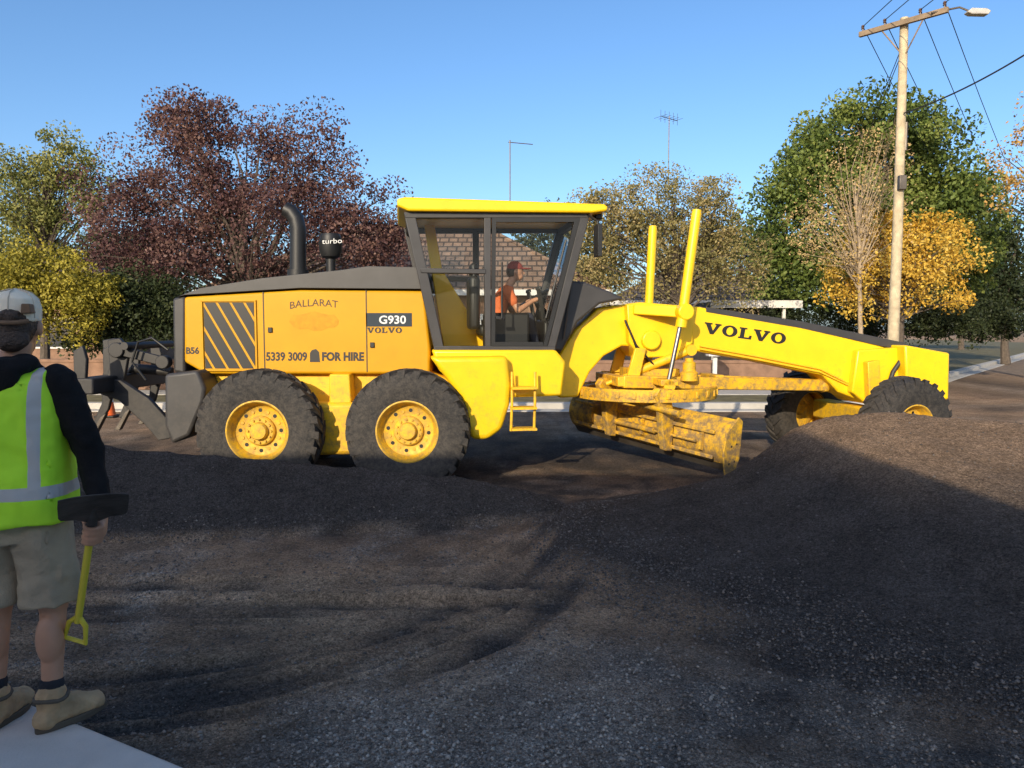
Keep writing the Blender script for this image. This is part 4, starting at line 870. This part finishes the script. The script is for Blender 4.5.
def antenna(px,Y,ztop,zbase,label,n,span,yaw,left=1.):
    p=at(px,200,Y); r=empty('tv_antenna',(p.x,Y,zbase),0,label,'antenna',None); h=ztop-zbase
    MB().path([(0,0,0),(0,0,h)],.022,6).build('mast',STEELD,r)
    c_,s_=math.cos(yaw),math.sin(yaw); m=MB(); m.path([(-span*left*c_,-span*left*s_,h-.08),(span*c_,span*s_,h-.14)],.016,6)
    for k in range(n):
        t=-span+2*span*k/max(1,n-1); L=.42-.02*k; m.path([(t*c_+s_*L,t*s_-c_*L,h-.1),(t*c_-s_*L,t*s_+c_*L,h-.1)],.009,5)
        m.path([(t*c_,t*s_,h-.35),(t*c_,t*s_,h+.2)],.009,5)
    m.build('boom',STEELD,r)
antenna(510,29,at(510,140,29).z,5.5,'thin tv antenna mast rising above the cab roof',0,.85,.1,.08)
antenna(668,37,at(668,116,37).z,4.4,'many armed tv antenna above the willow tree',5,.55,.6)
PB=at(893,335,20); PT=at(902,18,20); WOODP=pm('weathered_pole',(.50,.41,.27),.9,var=.3,scale=6,bump=.3,bscale=30); ARMW=pm('weathered_crossarm',(.26,.19,.125),.9,var=.3,scale=6)
pole=empty('power_pole',(PB.x,20,.1),0,'tall timber power pole with crossarm and street light','power pole')
m=MB(); m.path([(0,0,-.1),(.02,0,4),(.0,0,PT.z-.1)],[.15,.125,.10],14); m.build('pole',WOODP,pole)
A1=at(857,35,20.8)-V((PB.x,20,.1)); A2=at(945,14,19.2)-V((PB.x,20,.1)); A1.z=A2.z=(A1.z+A2.z)/2
offc=V((0,-.14,0))
m=MB(); m.beam(A1+offc,A2+offc,.1,.13); m.path([A1.lerp(A2,.25)+offc,V((0,-.05,A1.z-.8))],.02,6); m.path([A1.lerp(A2,.75)+offc,V((0,-.05,A1.z-.8))],.02,6); arm=m.build('crossarm',ARMW,pole,bevel=.008)
INS=pm('insulator',(.5,.48,.44),.3); INSB=pm('brown_insulator',(.12,.07,.05),.3); ip=[]
for t in (.04,.3,.7,.96):
    p=A1.lerp(A2,t)+offc+V((0,0,.065)); ip.append(p+V((PB.x,20,.1+.12))); MB().lathe([(0,0),(.02,0),(.02,.05),(.045,.06),(.03,.09),(.045,.11),(.03,.15),(0,.15)],p,(0,0,1),10).build('insulator',INSB,arm)
LPt=at(974,13,18.9)-V((PB.x,20,.1))
m=MB(); m.path([A2+offc+V((-.3,.2,0)),A2.lerp(LPt,.5)+V((0,0,.12)),LPt],.025,8); sl_=m.build('lamp_arm',STEELD,pole)
MB().prism([(-.2,0),(-.1,.09),(.25,.08),(.36,.02),(.3,-.06),(-.1,-.05)],-.1,.1).build('lamp_head',INS,sl_,M=Matrix.Translation(LPt),bevel=.02)
MB().path([(.12,-.05,6.2),(.12,-.05,6.9)],.045,8).build('cable_joint',STEELD,pole)
MB().box(-.09,.09,-.25,-.12,5.2,5.55).build('fuse_box',STEELD,pole,bevel=.01)
WIRE=pm('wire',(.02,.02,.02),.6)
def wire(a,b,sag,label,r=.011):
    o=V(a); m=MB(); m.path([V(a).lerp(V(b),t/16)-o-V((0,0,4*sag*(t/16)*(1-t/16))) for t in range(17)],r,5); w=m.build('power_line',WIRE); w.location=o; tag(w,label,'wire',None)
    return w
nm=['outermost left','inner left','inner right','outermost right']
for k,p in enumerate(ip):
    w=wire(p,V((p.x+30+k,62,7.5)),.9,'overhead wire leaving to the right from the %s insulator'%nm[k])
    w=wire(p,V((p.x-3.4+.6*k,-26,10.4)),.7,'overhead wire passing toward the viewer from the %s insulator'%nm[k])
wire(V((PB.x,19.85,7.2)),at(1060,32,16),.15,'thick dark service cable running right from the pole',.02)
wire(V((PB.x,19.9,9.1)),at(846,150,30),.5,'service wire dropping left from the crossarm toward the trees')
wire(V((PB.x,19.9,8.9)),at(790,262,33),.8,'service wire dropping from the pole to the roof behind the willow')
bpy.data.scenes.remove(TMP)
# ------------------------------------------------------------------ light, world, camera
AZ=math.radians(20); EL=math.radians(20)
sund=V((math.sin(AZ)*math.cos(EL),math.cos(AZ)*math.cos(EL),-math.sin(EL)))
sd=bpy.data.lights.new('sun','SUN'); sd.energy=5.0; sd.angle=math.radians(.4); sd.color=(1,.85,.63)
so=bpy.data.objects.new('sun',sd); C.objects.link(so); so.rotation_euler=sund.to_track_quat('-Z','Y').to_euler(); so.location=(-10,-20,20)
w=bpy.data.worlds.new('World'); SC.world=w; w.use_nodes=True; N=w.node_tree.nodes; L=w.node_tree.links
sky=N.new('ShaderNodeTexSky'); sky.sky_type='NISHITA'; sky.sun_disc=False; sky.sun_elevation=EL; sky.sun_rotation=math.radians(200); sky.air_density=.85; sky.dust_density=1.8; sky.ozone_density=3.0
hs=N.new('ShaderNodeHueSaturation'); hs.inputs['Saturation'].default_value=1.12; hs.inputs['Value'].default_value=1.5; L.new(sky.outputs[0],hs.inputs['Color'])
L.new(hs.outputs[0],N['Background'].inputs[0]); N['Background'].inputs[1].default_value=.15
cd=bpy.data.cameras.new('camera'); co=bpy.data.objects.new('camera',cd); C.objects.link(co); co.location=(0,0,H); co.rotation_euler=(math.pi/2-TH,0,0)
cd.sensor_width=36; cd.lens=36*F/1024; cd.clip_end=2000; cd.clip_start=.05; SC.camera=co
SC.view_settings.view_transform='Standard'; SC.view_settings.look='None'; SC.view_settings.exposure=0
